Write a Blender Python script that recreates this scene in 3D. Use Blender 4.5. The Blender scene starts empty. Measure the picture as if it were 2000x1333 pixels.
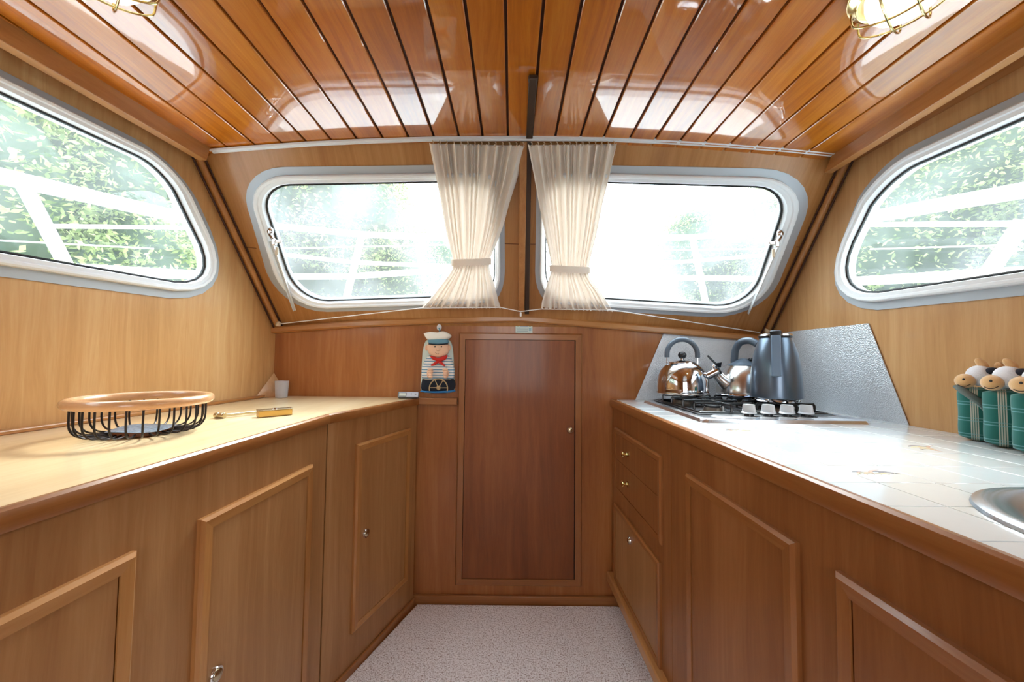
import bpy, bmesh, math, random
from mathutils import Vector, Matrix
random.seed(7)
V = Vector
SC = bpy.context.scene
COL = SC.collection
PI = math.pi

# ------------------------------------------------------------------ camera
F = 731.0
EYE = V((0, 0, 1.155))
PITCH = math.atan(30.5 / F); ROLL = 0.0108
U0 = V((0, -math.sin(PITCH), math.cos(PITCH))); FW = V((0, math.cos(PITCH), math.sin(PITCH))); XA = V((1, 0, 0))
UP = U0 * math.cos(ROLL) - XA * math.sin(ROLL)
RT = XA * math.cos(ROLL) + U0 * math.sin(ROLL)
cam_d = bpy.data.cameras.new('camera')
cam = bpy.data.objects.new('camera', cam_d); COL.objects.link(cam)
cam_d.sensor_width = 36; cam_d.lens = F / 2000 * 36; cam_d.clip_start = 0.02; cam_d.clip_end = 300
M = Matrix((RT, UP, -FW)).transposed().to_4x4(); M.translation = EYE
cam.matrix_world = M
SC.camera = cam

# ------------------------------------------------------------------ world, sun, exposure
SC.view_settings.view_transform = 'Standard'; SC.view_settings.look = 'None'
SC.view_settings.gamma = 1; SC.view_settings.use_curve_mapping = False
SC.view_settings.exposure = 0.58
world = bpy.data.worlds.new('sky'); SC.world = world; world.use_nodes = True
wn = world.node_tree; wn.nodes.clear()
wo = wn.nodes.new('ShaderNodeOutputWorld'); wb = wn.nodes.new('ShaderNodeBackground')
tc = wn.nodes.new('ShaderNodeTexCoord'); sx = wn.nodes.new('ShaderNodeSeparateXYZ')
mr = wn.nodes.new('ShaderNodeMapRange'); mx = wn.nodes.new('ShaderNodeMix'); mx.data_type = 'RGBA'
wn.links.new(tc.outputs['Generated'], sx.inputs[0]); wn.links.new(sx.outputs['Z'], mr.inputs['Value'])
mr.inputs['From Min'].default_value = -0.1; mr.inputs['From Max'].default_value = 0.9
mx.inputs[6].default_value = (1.0, 1.0, 1.0, 1); mx.inputs[7].default_value = (0.78, 0.88, 1.0, 1)
wn.links.new(mr.outputs['Result'], mx.inputs[0])
SUND = V((0.10, 1, 1.05)).normalized()
dt = wn.nodes.new('ShaderNodeVectorMath'); dt.operation = 'DOT_PRODUCT'; dt.inputs[1].default_value = SUND
wn.links.new(tc.outputs['Generated'], dt.inputs[0])
m0 = wn.nodes.new('ShaderNodeMath'); m0.operation = 'MAXIMUM'; m0.inputs[1].default_value = 0; wn.links.new(dt.outputs['Value'], m0.inputs[0])
m1 = wn.nodes.new('ShaderNodeMath'); m1.operation = 'POWER'; m1.inputs[1].default_value = 3; wn.links.new(m0.outputs[0], m1.inputs[0])
m2 = wn.nodes.new('ShaderNodeMath'); m2.operation = 'MULTIPLY_ADD'; m2.inputs[1].default_value = 7.0; m2.inputs[2].default_value = 4.6; wn.links.new(m1.outputs[0], m2.inputs[0])
wn.links.new(mx.outputs[2], wb.inputs['Color']); wn.links.new(m2.outputs[0], wb.inputs['Strength'])
wn.links.new(wb.outputs[0], wo.inputs[0])
sun_d = bpy.data.lights.new('sun', 'SUN'); sun_d.energy = 4; sun_d.angle = math.radians(14); sun_d.color = (1, 0.96, 0.9)
sun = bpy.data.objects.new('sun', sun_d); COL.objects.link(sun)
sun.rotation_euler = SUND.to_track_quat('Z', 'Y').to_euler()
SC.cycles.use_denoising = True
SC.cycles.max_bounces = 9; SC.cycles.diffuse_bounces = 5; SC.cycles.glossy_bounces = 4
SC.cycles.transparent_max_bounces = 16; SC.cycles.sample_clamp_indirect = 120
SC.cycles.caustics_reflective = False; SC.cycles.caustics_refractive = False

# ------------------------------------------------------------------ helpers
def ray(px, py):
    return (FW * F + RT * (px - 1000) - UP * (py - 666.5)).normalized()
def hit(px, py, o, n):
    d = ray(px, py); n = V(n); return EYE + d * ((V(o) - EYE).dot(n) / d.dot(n))
def PZ(px, py, z): return hit(px, py, (0, 0, z), (0, 0, 1))
def PX(px, py, x): return hit(px, py, (x, 0, 0), (1, 0, 0))
def PY(px, py, y): return hit(px, py, (0, y, 0), (0, 1, 0))

def frame_to(a, b):
    z = (V(b) - V(a)).normalized(); x = z.orthogonal().normalized(); return x, z.cross(x), z

class MB:
    def __init__(s): s.v = []; s.f = []
    def add(s, vs, fs):
        k = len(s.v); s.v += [V(p) for p in vs]; s.f += [[i + k for i in f] for f in fs]; return s
    def box(s, lo, hi, M=None):
        x0, y0, z0 = lo; x1, y1, z1 = hi
        vs = [V(p) for p in ((x0,y0,z0),(x1,y0,z0),(x1,y1,z0),(x0,y1,z0),(x0,y0,z1),(x1,y0,z1),(x1,y1,z1),(x0,y1,z1))]
        if M is not None: vs = [M @ p for p in vs]
        return s.add(vs, [(0,3,2,1),(4,5,6,7),(0,1,5,4),(1,2,6,5),(2,3,7,6),(3,0,4,7)])
    def cbox(s, c, size, R=None, ch=0.0):   # chamfered box
        a, b, h = [k / 2 for k in size]; vs = []; ch = min(ch, a*.9, b*.9, h*.9)
        if ch <= 0: 
            pts = [(i*a, j*b, k*h) for i in (-1,1) for j in (-1,1) for k in (-1,1)]
        else:
            pts = []
            for i in (-1,1):
                for j in (-1,1):
                    for k in (-1,1):
                        pts += [(i*(a-ch), j*(b-ch), k*h), (i*(a-ch), j*b, k*(h-ch)), (i*a, j*(b-ch), k*(h-ch))]
        R = R or Matrix.Identity(3)
        bm = bmesh.new(); vv = [bm.verts.new(V(c) + R @ V(p)) for p in pts]
        bmesh.ops.convex_hull(bm, input=vv); bm.verts.index_update()
        s.add([v.co.copy() for v in bm.verts], [[v.index for v in f.verts] for f in bm.faces]); bm.free(); return s
    def hull(s, pts):
        bm = bmesh.new(); vv = [bm.verts.new(V(p)) for p in pts]
        bmesh.ops.convex_hull(bm, input=vv)
        for v in [v for v in bm.verts if not v.link_faces]: bm.verts.remove(v)
        bm.verts.index_update()
        s.add([v.co.copy() for v in bm.verts], [[v.index for v in f.verts] for f in bm.faces]); bm.free(); return s
    def prism(s, poly, vec):
        n = len(poly); vec = V(vec); poly = [V(p) for p in poly]
        return s.add(poly + [p + vec for p in poly], [list(range(n))[::-1], list(range(n, 2*n))] + [(i, (i+1)%n, n+(i+1)%n, n+i) for i in range(n)])
    def tube(s, pts, r, seg=10, closed=False, cap=True, flat=1.0):
        pts = [V(p) for p in pts]; n = len(pts); rs = r if isinstance(r, (list, tuple)) else [r]*n
        T = []
        for i in range(n):
            a = pts[(i-1) % n] if (closed or i > 0) else pts[i]; b = pts[(i+1) % n] if (closed or i < n-1) else pts[i]
            T.append((b-a).normalized())
        x = T[0].orthogonal().normalized()
        if abs(T[0].z) < .9: x = V((0,0,1)).cross(T[0]).normalized()
        k = len(s.v)
        for i in range(n):
            x = (x - T[i] * x.dot(T[i])).normalized(); y = T[i].cross(x)
            for j in range(seg):
                a = 2*PI*j/seg; s.v.append(pts[i] + (x*math.cos(a) + y*math.sin(a)*flat) * rs[i])
        for i in range(n if closed else n-1):
            p, q = k + i*seg, k + ((i+1) % n)*seg
            for j in range(seg): s.f.append([p+j, p+(j+1)%seg, q+(j+1)%seg, q+j])
        if cap and not closed:
            s.f.append([k+j for j in range(seg)][::-1]); s.f.append([k+(n-1)*seg+j for j in range(seg)])
        return s
    def lathe(s, prof, c=(0,0,0), axis=(0,0,1), seg=40, sx=1, sy=1, xdir=None, caps=False):
        z = V(axis).normalized(); x = V(xdir).normalized() if xdir else (V((1,0,0)) if abs(z.x) < .9 else V((0,1,0)))
        x = (x - z*x.dot(z)).normalized(); y = z.cross(x); c = V(c); k = len(s.v); n = len(prof)
        for r, h in prof:
            for j in range(seg):
                a = 2*PI*j/seg; s.v.append(c + x*(r*math.cos(a)*sx) + y*(r*math.sin(a)*sy) + z*h)
        for i in range(n-1):
            for j in range(seg): s.f.append([k+i*seg+j, k+i*seg+(j+1)%seg, k+(i+1)*seg+(j+1)%seg, k+(i+1)*seg+j])
        if caps:
            s.f.append([k+j for j in range(seg)][::-1]); s.f.append([k+(n-1)*seg+j for j in range(seg)])
        return s
    def ball(s, c, r, seg=20, rings=12, R=None):
        r = V(r) if not isinstance(r, (int, float)) else V((r,r,r)); R = R or Matrix.Identity(3); c = V(c); k = len(s.v)
        s.v.append(c + R @ V((0,0,-r.z)))
        for i in range(1, rings):
            t = PI*i/rings
            for j in range(seg):
                a = 2*PI*j/seg; s.v.append(c + R @ V((r.x*math.sin(t)*math.cos(a), r.y*math.sin(t)*math.sin(a), -r.z*math.cos(t))))
        s.v.append(c + R @ V((0,0,r.z))); e = len(s.v)-1
        for j in range(seg): s.f.append([k, k+1+(j+1)%seg, k+1+j]); s.f.append([e, e-seg+j, e-seg+(j+1)%seg])
        for i in range(rings-2):
            for j in range(seg): s.f.append([k+1+i*seg+j, k+1+i*seg+(j+1)%seg, k+1+(i+1)*seg+(j+1)%seg, k+1+(i+1)*seg+j])
        return s
    def build(s, name, mat, parent=None, smooth=False, angle=None, bevel=0, seg=2, label=None):
        me = bpy.data.meshes.new(name); me.from_pydata([tuple(v) for v in s.v], [], s.f); me.update()
        bm = bmesh.new(); bm.from_mesh(me); bmesh.ops.recalc_face_normals(bm, faces=bm.faces); bm.to_mesh(me); bm.free()
        if mat: me.materials.append(mat)
        if smooth or angle:
            for p in me.polygons: p.use_smooth = True
            if angle or angle is None: me.set_sharp_from_angle(angle=math.radians(angle or 40))
        o = bpy.data.objects.new(name, me); COL.objects.link(o)
        if bevel:
            b = o.modifiers.new('b', 'BEVEL'); b.width = bevel; b.segments = seg; b.limit_method = 'ANGLE'; b.angle_limit = math.radians(35)
            for p in me.polygons: p.use_smooth = True
            me.set_sharp_from_angle(angle=math.radians(40))
        if parent is not None:
            o.parent = parent; o.matrix_parent_inverse = parent.matrix_basis.inverted()
        if label: o['label'] = label
        return o

def thing(name, label, cat, loc=(0,0,0), group=None):
    o = bpy.data.objects.new(name, None); COL.objects.link(o); o.location = loc; o.empty_display_size = .05
    o['label'] = label; o['category'] = cat
    if group: o['group'] = group
    return o
def tag(o, label, cat, group=None):
    o['label'] = label; o['category'] = cat
    if group: o['group'] = group
    return o
def struct(o, label=None, cat=None):
    o['kind'] = 'structure'
    if label: o['label'] = label
    if cat: o['category'] = cat
    return o
def sempty(name, label, cat, loc=(0,0,0)):
    o = thing(name, label, cat, loc); o['kind'] = 'structure'; return o

# ------------------------------------------------------------------ materials
def mat_new(name):
    m = bpy.data.materials.new(name); m.use_nodes = True; nt = m.node_tree
    return m, nt, nt.nodes['Principled BSDF']
def srgb(c):
    return tuple(((x/255)/12.92 if x/255 <= .04045 else ((x/255+.055)/1.055)**2.4) for x in c) + (1,)
def plain(name, c, rough=.5, metal=0, coat=0, spec=.5, bump=0, bscale=200, sheen=0, trans=0, coat_r=.05):
    m, nt, b = mat_new(name)
    b.inputs['Base Color'].default_value = srgb(c); b.inputs['Roughness'].default_value = rough
    b.inputs['Metallic'].default_value = metal; b.inputs['Coat Weight'].default_value = coat; b.inputs['Coat Roughness'].default_value = coat_r
    b.inputs['Specular IOR Level'].default_value = spec; b.inputs['Sheen Weight'].default_value = sheen
    b.inputs['Transmission Weight'].default_value = trans
    if bump:
        t = nt.nodes.new('ShaderNodeTexCoord'); n = nt.nodes.new('ShaderNodeTexNoise'); n.inputs['Scale'].default_value = bscale
        n.inputs['Detail'].default_value = 4
        bp = nt.nodes.new('ShaderNodeBump'); bp.inputs['Strength'].default_value = bump; bp.inputs['Distance'].default_value = .002
        nt.links.new(t.outputs['Object'], n.inputs['Vector']); nt.links.new(n.outputs['Fac'], bp.inputs['Height']); nt.links.new(bp.outputs['Normal'], b.inputs['Normal'])
    return m
def wood(name, c1, c2, c3, axis='Z', rough=.35, coat=0.3, across=55, along=1.6, per_object=False, coat_r=.12, bump=.05, warp=.012, tone=.25, cw=None, ior=1.5):
    """veneer: c1 dark streak, c2 body, c3 light streak; grain runs along axis"""
    m, nt, b = mat_new(name); N = nt.nodes; L = nt.links
    t = N.new('ShaderNodeTexCoord'); src = t.outputs['Object']
    if per_object:
        oi = N.new('ShaderNodeObjectInfo'); mu = N.new('ShaderNodeVectorMath'); mu.operation = 'MULTIPLY_ADD'
        cb = N.new('ShaderNodeCombineXYZ')
        for i in range(3): L.new(oi.outputs['Random'], cb.inputs[i])
        mu.inputs[1].default_value = (17, 31, 23); L.new(cb.outputs[0], mu.inputs[0]); L.new(src, mu.inputs[2]); src = mu.outputs[0]
    # gentle low-frequency warp so that the figure wanders
    mp0 = N.new('ShaderNodeMapping'); k = {'X': (1.2, 7, 7), 'Y': (7, 1.2, 7), 'Z': (7, 7, 1.2), 'R': (7, 1.2, 1.2)}[axis]; mp0.inputs['Scale'].default_value = k
    n0 = N.new('ShaderNodeTexNoise'); n0.inputs['Scale'].default_value = 1; n0.inputs['Detail'].default_value = 2
    L.new(src, mp0.inputs['Vector']); L.new(mp0.outputs[0], n0.inputs['Vector'])
    sc = N.new('ShaderNodeVectorMath'); sc.operation = 'MULTIPLY_ADD'; sc.inputs[1].default_value = (warp*8,)*3
    L.new(n0.outputs['Color'], sc.inputs[0]); L.new(src, sc.inputs[2])
    def streak(a, l, det, rough_=.6):
        mp = N.new('ShaderNodeMapping'); mp.inputs['Scale'].default_value = {'X': (l, a, a), 'Y': (a, l, a), 'Z': (a, a, l), 'R': (a, l, l)}[axis]
        n = N.new('ShaderNodeTexNoise'); n.inputs['Scale'].default_value = 1; n.inputs['Detail'].default_value = det; n.inputs['Roughness'].default_value = rough_
        L.new(sc.outputs[0], mp.inputs['Vector']); L.new(mp.outputs[0], n.inputs['Vector']); return n
    s1 = streak(across, along, 5, .65); s2 = streak(across*.16, along*.35, 2, .5); s3 = streak(across*6, along*9, 2, .6)
    r1 = N.new('ShaderNodeValToRGB'); r1.color_ramp.elements[0].position = .30; r1.color_ramp.elements[1].position = .70
    r1.color_ramp.elements[0].color = srgb(c1); r1.color_ramp.elements[1].color = srgb(c3)
    e = r1.color_ramp.elements.new(.5); e.color = srgb(c2)
    ma = N.new('ShaderNodeMath'); ma.operation = 'MULTIPLY_ADD'; ma.inputs[1].default_value = .45
    mb_ = N.new('ShaderNodeMath'); mb_.operation = 'MULTIPLY_ADD'; mb_.inputs[1].default_value = .55 - .12
    mc = N.new('ShaderNodeMath'); mc.operation = 'MULTIPLY'; mc.inputs[1].default_value = .12
    L.new(s3.outputs['Fac'], mc.inputs[0]); L.new(s2.outputs['Fac'], mb_.inputs[0]); L.new(mc.outputs[0], mb_.inputs[2])
    L.new(s1.outputs['Fac'], ma.inputs[0]); L.new(mb_.outputs[0], ma.inputs[2]); L.new(ma.outputs[0], r1.inputs['Fac'])
    col = r1.outputs['Color']
    if per_object:
        hs = N.new('ShaderNodeHueSaturation'); mr_ = N.new('ShaderNodeMapRange'); mr_.inputs['To Min'].default_value = 1-tone; mr_.inputs['To Max'].default_value = 1+tone
        L.new(oi.outputs['Random'], mr_.inputs['Value']); L.new(mr_.outputs[0], hs.inputs['Value']); L.new(col, hs.inputs['Color']); col = hs.outputs['Color']
    L.new(col, b.inputs['Base Color'])
    b.inputs['Roughness'].default_value = rough; b.inputs['Coat Weight'].default_value = coat; b.inputs['Coat Roughness'].default_value = coat_r; b.inputs['Coat IOR'].default_value = ior; b.inputs['Specular IOR Level'].default_value = .3
    bp = N.new('ShaderNodeBump'); bp.inputs['Strength'].default_value = bump; bp.inputs['Distance'].default_value = .002
    L.new(s1.outputs['Fac'], bp.inputs['Height']); L.new(bp.outputs['Normal'], b.inputs['Normal'])
    if cw:
        nw = N.new('ShaderNodeTexNoise'); nw.inputs['Scale'].default_value = cw[0]; nw.inputs['Detail'].default_value = 3
        mpw = N.new('ShaderNodeMapping'); mpw.inputs['Scale'].default_value = (1, .35, 1) if axis == 'Y' else (1, 1, 1)
        L.new(src, mpw.inputs['Vector']); L.new(mpw.outputs[0], nw.inputs['Vector'])
        bw = N.new('ShaderNodeBump'); bw.inputs['Strength'].default_value = cw[1]; bw.inputs['Distance'].default_value = .004
        L.new(nw.outputs['Fac'], bw.inputs['Height']); L.new(bw.outputs['Normal'], b.inputs['Coat Normal'])
    return m

W_WALL = wood('wall_veneer', (176,130,80), (200,154,102), (216,178,128), 'Z', .38, .25)
W_WALLR = wood('wall_veneer_right', (168,120,74), (190,144,96), (206,164,116), 'Z', .38, .25)
W_BULK = wood('bulkhead_veneer', (136,78,38), (160,100,52), (178,120,72), 'Z', .36, .3)
W_DOOR = wood('door_veneer', (104,54,24), (130,72,34), (150,92,48), 'Z', .42, .2, across=34)
W_CAB = wood('cabinet_veneer', (142,94,54), (162,114,70), (182,136,92), 'Z', .42, .2)
W_CABR = wood('cabinet_veneer_right', (124,72,36), (146,92,50), (166,112,68), 'Z', .42, .2)
W_FRX = wood('front_panel_veneer', (150,96,50), (174,122,70), (190,140,90), 'R', .38, .3, across=60)
W_TX = wood('trim_wood_x', (152,96,50), (174,120,68), (190,138,84), 'X', .34, .35)
W_TY = wood('trim_wood_y', (152,96,50), (174,120,68), (190,138,84), 'Y', .34, .35)
W_TZ = wood('trim_wood_z', (152,96,50), (174,120,68), (190,138,84), 'Z', .34, .35)
W_TYD = wood('trim_wood_y_red', (130,76,36), (152,96,50), (170,114,66), 'Y', .34, .35)
W_TZD = wood('trim_wood_z_red', (130,78,40), (150,96,52), (168,114,66), 'Z', .34, .35)
W_TXD = wood('trim_wood_x_red', (130,78,40), (150,96,52), (168,114,66), 'X', .34, .35)
W_TOP = wood('worktop_veneer', (214,182,134), (230,204,160), (240,218,180), 'Y', .30, .5, across=40, coat_r=.1)
W_CEIL = wood('ceiling_plank_varnish', (146,72,8), (190,108,18), (212,136,42), 'Y', .35, 1.0, across=70, along=3, per_object=True, coat_r=.03, tone=.14, cw=(11, .08), bump=.05, ior=1.9)
W_RIM = wood('basket_rim_wood', (190,140,98), (206,158,116), (220,176,136), 'X', .25, .6)
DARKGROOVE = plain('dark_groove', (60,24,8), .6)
GAP = plain('dark_gap', (22,12,8), .8)
ALU = plain('silver_anodised_frame', (178,184,192), .5, .3)
WHITE_F = plain('white_window_frame', (234,238,243), .5, spec=.2)
WHITE = plain('white_paint', (240,240,240), .4)
RUBBER = plain('black_rubber', (18,20,22), .5)
STEEL = plain('polished_steel', (215,215,218), .07, 1)
BRUSH = plain('brushed_steel', (205,203,200), .22, 1)
CHROME = plain('chrome', (225,225,228), .05, 1)
BRASS = plain('polished_brass', (224,204,146), .16, 1)
BRASSD = plain('aged_brass', (206,194,162), .26, 1)
BROWNM = plain('brown_metal_strip', (72,56,46), .45, .4)
BLACK = plain('black_enamel', (16,17,20), .28)
BLACKW = plain('dark_wire', (44,38,38), .35, .6)
GREYH = plain('grey_plastic_handle', (82,94,108), .35)
DKPL = plain('dark_plastic', (26,30,36), .3)
KNOBP = plain('silver_knob_plastic', (196,198,202), .38, .25)

def glass_mat(name='window_glass', h0=.03, h1=.16):
    m = bpy.data.materials.new(name); m.use_nodes = True; nt = m.node_tree; nt.nodes.clear(); N = nt.nodes; L = nt.links
    o = N.new('ShaderNodeOutputMaterial'); tr = N.new('ShaderNodeBsdfTransparent'); tr.inputs[0].default_value = (.93,.97,.96,1)
    gl = N.new('ShaderNodeBsdfGlossy'); gl.inputs['Roughness'].default_value = .02; gl.inputs[0].default_value = (1,1,1,1)
    lw = N.new('ShaderNodeLayerWeight'); lw.inputs['Blend'].default_value = .5
    pw_ = N.new('ShaderNodeMath'); pw_.operation = 'POWER'; pw_.inputs[1].default_value = 4; L.new(lw.outputs['Facing'], pw_.inputs[0])
    fr = N.new('ShaderNodeMath'); fr.operation = 'MULTIPLY_ADD'; fr.inputs[1].default_value = .6; fr.inputs[2].default_value = .025; L.new(pw_.outputs[0], fr.inputs[0])
    tl = N.new('ShaderNodeBsdfTranslucent'); tl.inputs[0].default_value = (.92,.96,.97,1)
    t = N.new('ShaderNodeTexCoord'); n = N.new('ShaderNodeTexNoise'); n.inputs['Scale'].default_value = 3.2; n.inputs['Detail'].default_value = 5
    mr_ = N.new('ShaderNodeMapRange'); mr_.inputs['From Min'].default_value = .35; mr_.inputs['From Max'].default_value = .75; mr_.inputs['To Min'].default_value = h0; mr_.inputs['To Max'].default_value = h1
    m1 = N.new('ShaderNodeMixShader'); m2 = N.new('ShaderNodeMixShader')
    L.new(t.outputs['Object'], n.inputs['Vector']); L.new(n.outputs['Fac'], mr_.inputs['Value']); L.new(mr_.outputs[0], m1.inputs[0])
    L.new(tr.outputs[0], m1.inputs[1]); L.new(tl.outputs[0], m1.inputs[2]); L.new(fr.outputs[0], m2.inputs[0]); L.new(m1.outputs[0], m2.inputs[1]); L.new(gl.outputs[0], m2.inputs[2])
    L.new(m2.outputs[0], o.inputs[0]); return m
GLASS = glass_mat(); GLASS_F = glass_mat('hazy_window_glass', .02, .08); GLASS_G = glass_mat('hazier_window_glass', .03, .11)

def fabric(name, c, transl=.45, bump=.1, scale=600):
    m = bpy.data.materials.new(name); m.use_nodes = True; nt = m.node_tree; nt.nodes.clear(); N = nt.nodes; L = nt.links
    o = N.new('ShaderNodeOutputMaterial'); d = N.new('ShaderNodeBsdfDiffuse'); tl = N.new('ShaderNodeBsdfTranslucent'); mx_ = N.new('ShaderNodeMixShader')
    d.inputs[0].default_value = srgb(c); tl.inputs[0].default_value = srgb(c); mx_.inputs[0].default_value = transl
    n = N.new('ShaderNodeTexNoise'); n.inputs['Scale'].default_value = scale; bp = N.new('ShaderNodeBump'); bp.inputs['Strength'].default_value = bump; bp.inputs['Distance'].default_value = .001
    t = N.new('ShaderNodeTexCoord'); L.new(t.outputs['Object'], n.inputs['Vector']); L.new(n.outputs['Fac'], bp.inputs['Height']); L.new(d.outputs[0], mx_.inputs[1]); L.new(tl.outputs[0], mx_.inputs[2]); L.new(mx_.outputs[0], o.inputs[0]); return m
CURTAIN = fabric('cream_curtain_cloth', (242,232,222), .075)

def carpet_mat():
    m, nt, b = mat_new('speckled_carpet'); N = nt.nodes; L = nt.links
    t = N.new('ShaderNodeTexCoord'); n = N.new('ShaderNodeTexNoise'); n.inputs['Scale'].default_value = 190; n.inputs['Detail'].default_value = 3; n.inputs['Roughness'].default_value = .7
    r = N.new('ShaderNodeValToRGB'); r.color_ramp.elements[0].position = .36; r.color_ramp.elements[0].color = srgb((158,132,118)); r.color_ramp.elements[1].position = .56; r.color_ramp.elements[1].color = srgb((246,240,238))
    e = r.color_ramp.elements.new(.46); e.color = srgb((222,212,208))
    bp = N.new('ShaderNodeBump'); bp.inputs['Strength'].default_value = .3; bp.inputs['Distance'].default_value = .003
    L.new(t.outputs['Object'], n.inputs['Vector']); L.new(n.outputs['Fac'], r.inputs[0]); L.new(r.outputs[0], b.inputs['Base Color']); L.new(n.outputs['Fac'], bp.inputs['Height']); L.new(bp.outputs[0], b.inputs['Normal'])
    b.inputs['Roughness'].default_value = .95; b.inputs['Specular IOR Level'].default_value = .1; return m
CARPET = carpet_mat()

# ------------------------------------------------------------------ layout constants
ZC = 0.955                      # worktop height
YB = 1.80                       # forward bulkhead
LWX0, LWX1 = -1.222, -1.140     # left wall x at y=.9 and y=1.8
def lwx(y): return LWX0 + (LWX1 - LWX0) * (y - .9) / .9
RWX = 1.237
LWN = V((1, -(LWX1 - LWX0) / .9, 0)).normalized()     # towards the room
LWO = V((LWX0, .9, 0))
WS_O = V((0, 1.80, 1.30)); WS_D = V((0, -.435, .585)).normalized()   # raked windscreen panel
WS_N = V((0, -WS_D.z, WS_D.y)) ; WS_N = WS_N if WS_N.y < 0 else -WS_N  # towards the room
def PL(px, py, off=0): return hit(px, py, LWO + LWN*off, LWN)
def PR(px, py, off=0): return PX(px, py, RWX - off)
def PW(px, py, off=0): return hit(px, py, WS_O + WS_N*off, WS_N)
def ceil_z(x): return 1.934 - .036 * ((x - .02) / 1.1) ** 2
def ws_y(z): return WS_O.y - (z - 1.30) * .435 / .585
YBACK = -1.5

# ------------------------------------------------------------------ sheet with holes
def sheet(name, outer, holes, mat, back, parent=None):
    """flat polygon with holes, given thickness by the vector back"""
    bm = bmesh.new(); loops = []; es = []
    for lp in [outer] + holes:
        vs = [bm.verts.new(V(p)) for p in lp]; loops.append(vs)
        for i in range(len(vs)): es.append(bm.edges.new((vs[i], vs[(i+1) % len(vs)])))
    r = bmesh.ops.triangle_fill(bm, use_beauty=True, use_dissolve=False, edges=es)
    # drop triangles inside holes
    fs = list(bm.faces)
    ax = back.normalized(); x = ax.orthogonal().normalized(); y = ax.cross(x)
    def inside(p, lp):
        a, b = p.dot(x), p.dot(y); c = False; q = [(v.dot(x), v.dot(y)) for v in lp]
        for i in range(len(q)):
            (x1, y1), (x2, y2) = q[i], q[i-1]
            if (y1 > b) != (y2 > b) and a < (x2-x1)*(b-y1)/(y2-y1)+x1: c = not c
        return c
    for f in fs:
        c = f.calc_center_median()
        if any(inside(c, [V(p) for p in h]) for h in holes): bm.faces.remove(f)
    ext = bmesh.ops.extrude_face_region(bm, geom=list(bm.faces))
    bmesh.ops.translate(bm, vec=back, verts=[g for g in ext['geom'] if isinstance(g, bmesh.types.BMVert)])
    bmesh.ops.recalc_face_normals(bm, faces=bm.faces)
    me = bpy.data.meshes.new(name); bm.to_mesh(me); bm.free(); me.materials.append(mat)
    o = bpy.data.objects.new(name, me); COL.objects.link(o)
    if parent is not None: o.parent = parent
    return o

def rounded(cs, k=7):
    """cs: list of (corner, start, end) 3D points; returns a loop with cubic rounding"""
    out = []
    for c, s_, e in cs:
        c, s_, e = V(c), V(s_), V(e)
        h1 = s_ + (c - s_)*.58; h2 = e + (c - e)*.58
        for i in range(k+1):
            t = i/k; out.append(s_*(1-t)**3 + h1*3*t*(1-t)**2 + h2*3*t*t*(1-t) + e*t**3)
    return out

def ring(name, A, B, prof, n, mat, parent, smooth=False):
    """strip between loops A and B; prof is a list of (t, height along n)"""
    m = MB(); N = len(A); k = 0
    for t, h in prof:
        for i in range(N): m.v.append(A[i].lerp(B[i], t) + n*h)
    for r in range(len(prof)-1):
        for i in range(N): m.f.append([r*N+i, r*N+(i+1) % N, (r+1)*N+(i+1) % N, (r+1)*N+i])
    return m.build(name, mat, parent, smooth=True, angle=35)

def build_window(name, label, O, G, n, hinge=False):
    w = sempty(name, label, 'window', sum(G, V())/len(G))
    ring('flange', O, G, [(0, -.004), (0, .0035), (.40, .0045), (.40, -.004)], n, ALU, w)
    ring('sash', O, G, [(.40, .003), (.43, .016), (.50, .019), (.62, .017), (.66, .012), (.84, .010), (.90, -.006), (.90, -.045)], n, WHITE_F, w)
    ring('gasket', O, G, [(.90, -.010), (.94, -.006), (1.0, -.008), (1.0, -.016)], n, RUBBER, w)
    m = MB(); k = len(G)
    P = [g.lerp(O[i], .03) - n*.011 for i, g in enumerate(G)]
    m.prism(P, -n*.004); p = m.build('pane', {'window_3': GLASS_F, 'window_4': GLASS_G}.get(name, GLASS), w)
    return w

# ================================================================== SHELL
# floor
m = MB().box((-1.6, YBACK, -.05), (1.6, 1.9, 0.0)); fl = struct(m.build('floor', W_TYD)) 
# left worktop edge line (trim face), z = ZC
EL = [V((-.436, 1.775)), V((-.607, 1.262)), V((-.642, .469)), V((-.735, YBACK))]
EL[3] = EL[2] + (EL[2]-EL[1]) * ((EL[2].y - YBACK) / (EL[1].y - EL[2].y))
ER = [V((.473, 1.795)), V((.499, .45)), V((.535, YBACK))]
# side windows ------------------------------------------------------
def on_line(a, b, y):
    t = (y - a.y) / (b.y - a.y); return a + (b - a) * t
def side_loop(f, top2, c1, c1s, c1e, c2, c2s, c2e, bot2, yend, top_ext, rr):
    # top2/bot2: px of a second point on the top / bottom line (near the picture's edge)
    tA, tB = f(*top2), f(*c1); bA, bB = f(*bot2), f(*c2)
    t0 = on_line(tA, tB, yend); b0 = on_line(bA, bB, yend)
    t0.z = min(t0.z, top_ext); b0.z = bA.z + (bA.z-bB.z)*.2
    up = (t0 - b0)
    return rounded([(c1 and f(*c1), f(*c1s), f(*c1e)), (f(*c2), f(*c2s), f(*c2e)),
                    (b0, b0 + (bB-b0).normalized()*rr, b0 + up.normalized()*rr),
                    (t0, t0 - up.normalized()*rr, t0 + (tB-t0).normalized()*rr)])
LO = side_loop(PL, (0,126), (343,314), (262,271), (385,394), (472,592), (410,450), (330,583), (0,559), -.36, 1.80, .08)
LG = side_loop(PL, (0,181), (316,327), (275,307), (343,372), (444,560), (382,452), (345,549), (0,507), -.30, 1.74, .06)
RO = side_loop(PR, (2000,180), (1722,314), (1790,282), (1678,388), (1590,604), (1646,470), (1715,606), (2000,595), -.36, 1.80, .08)
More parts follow.
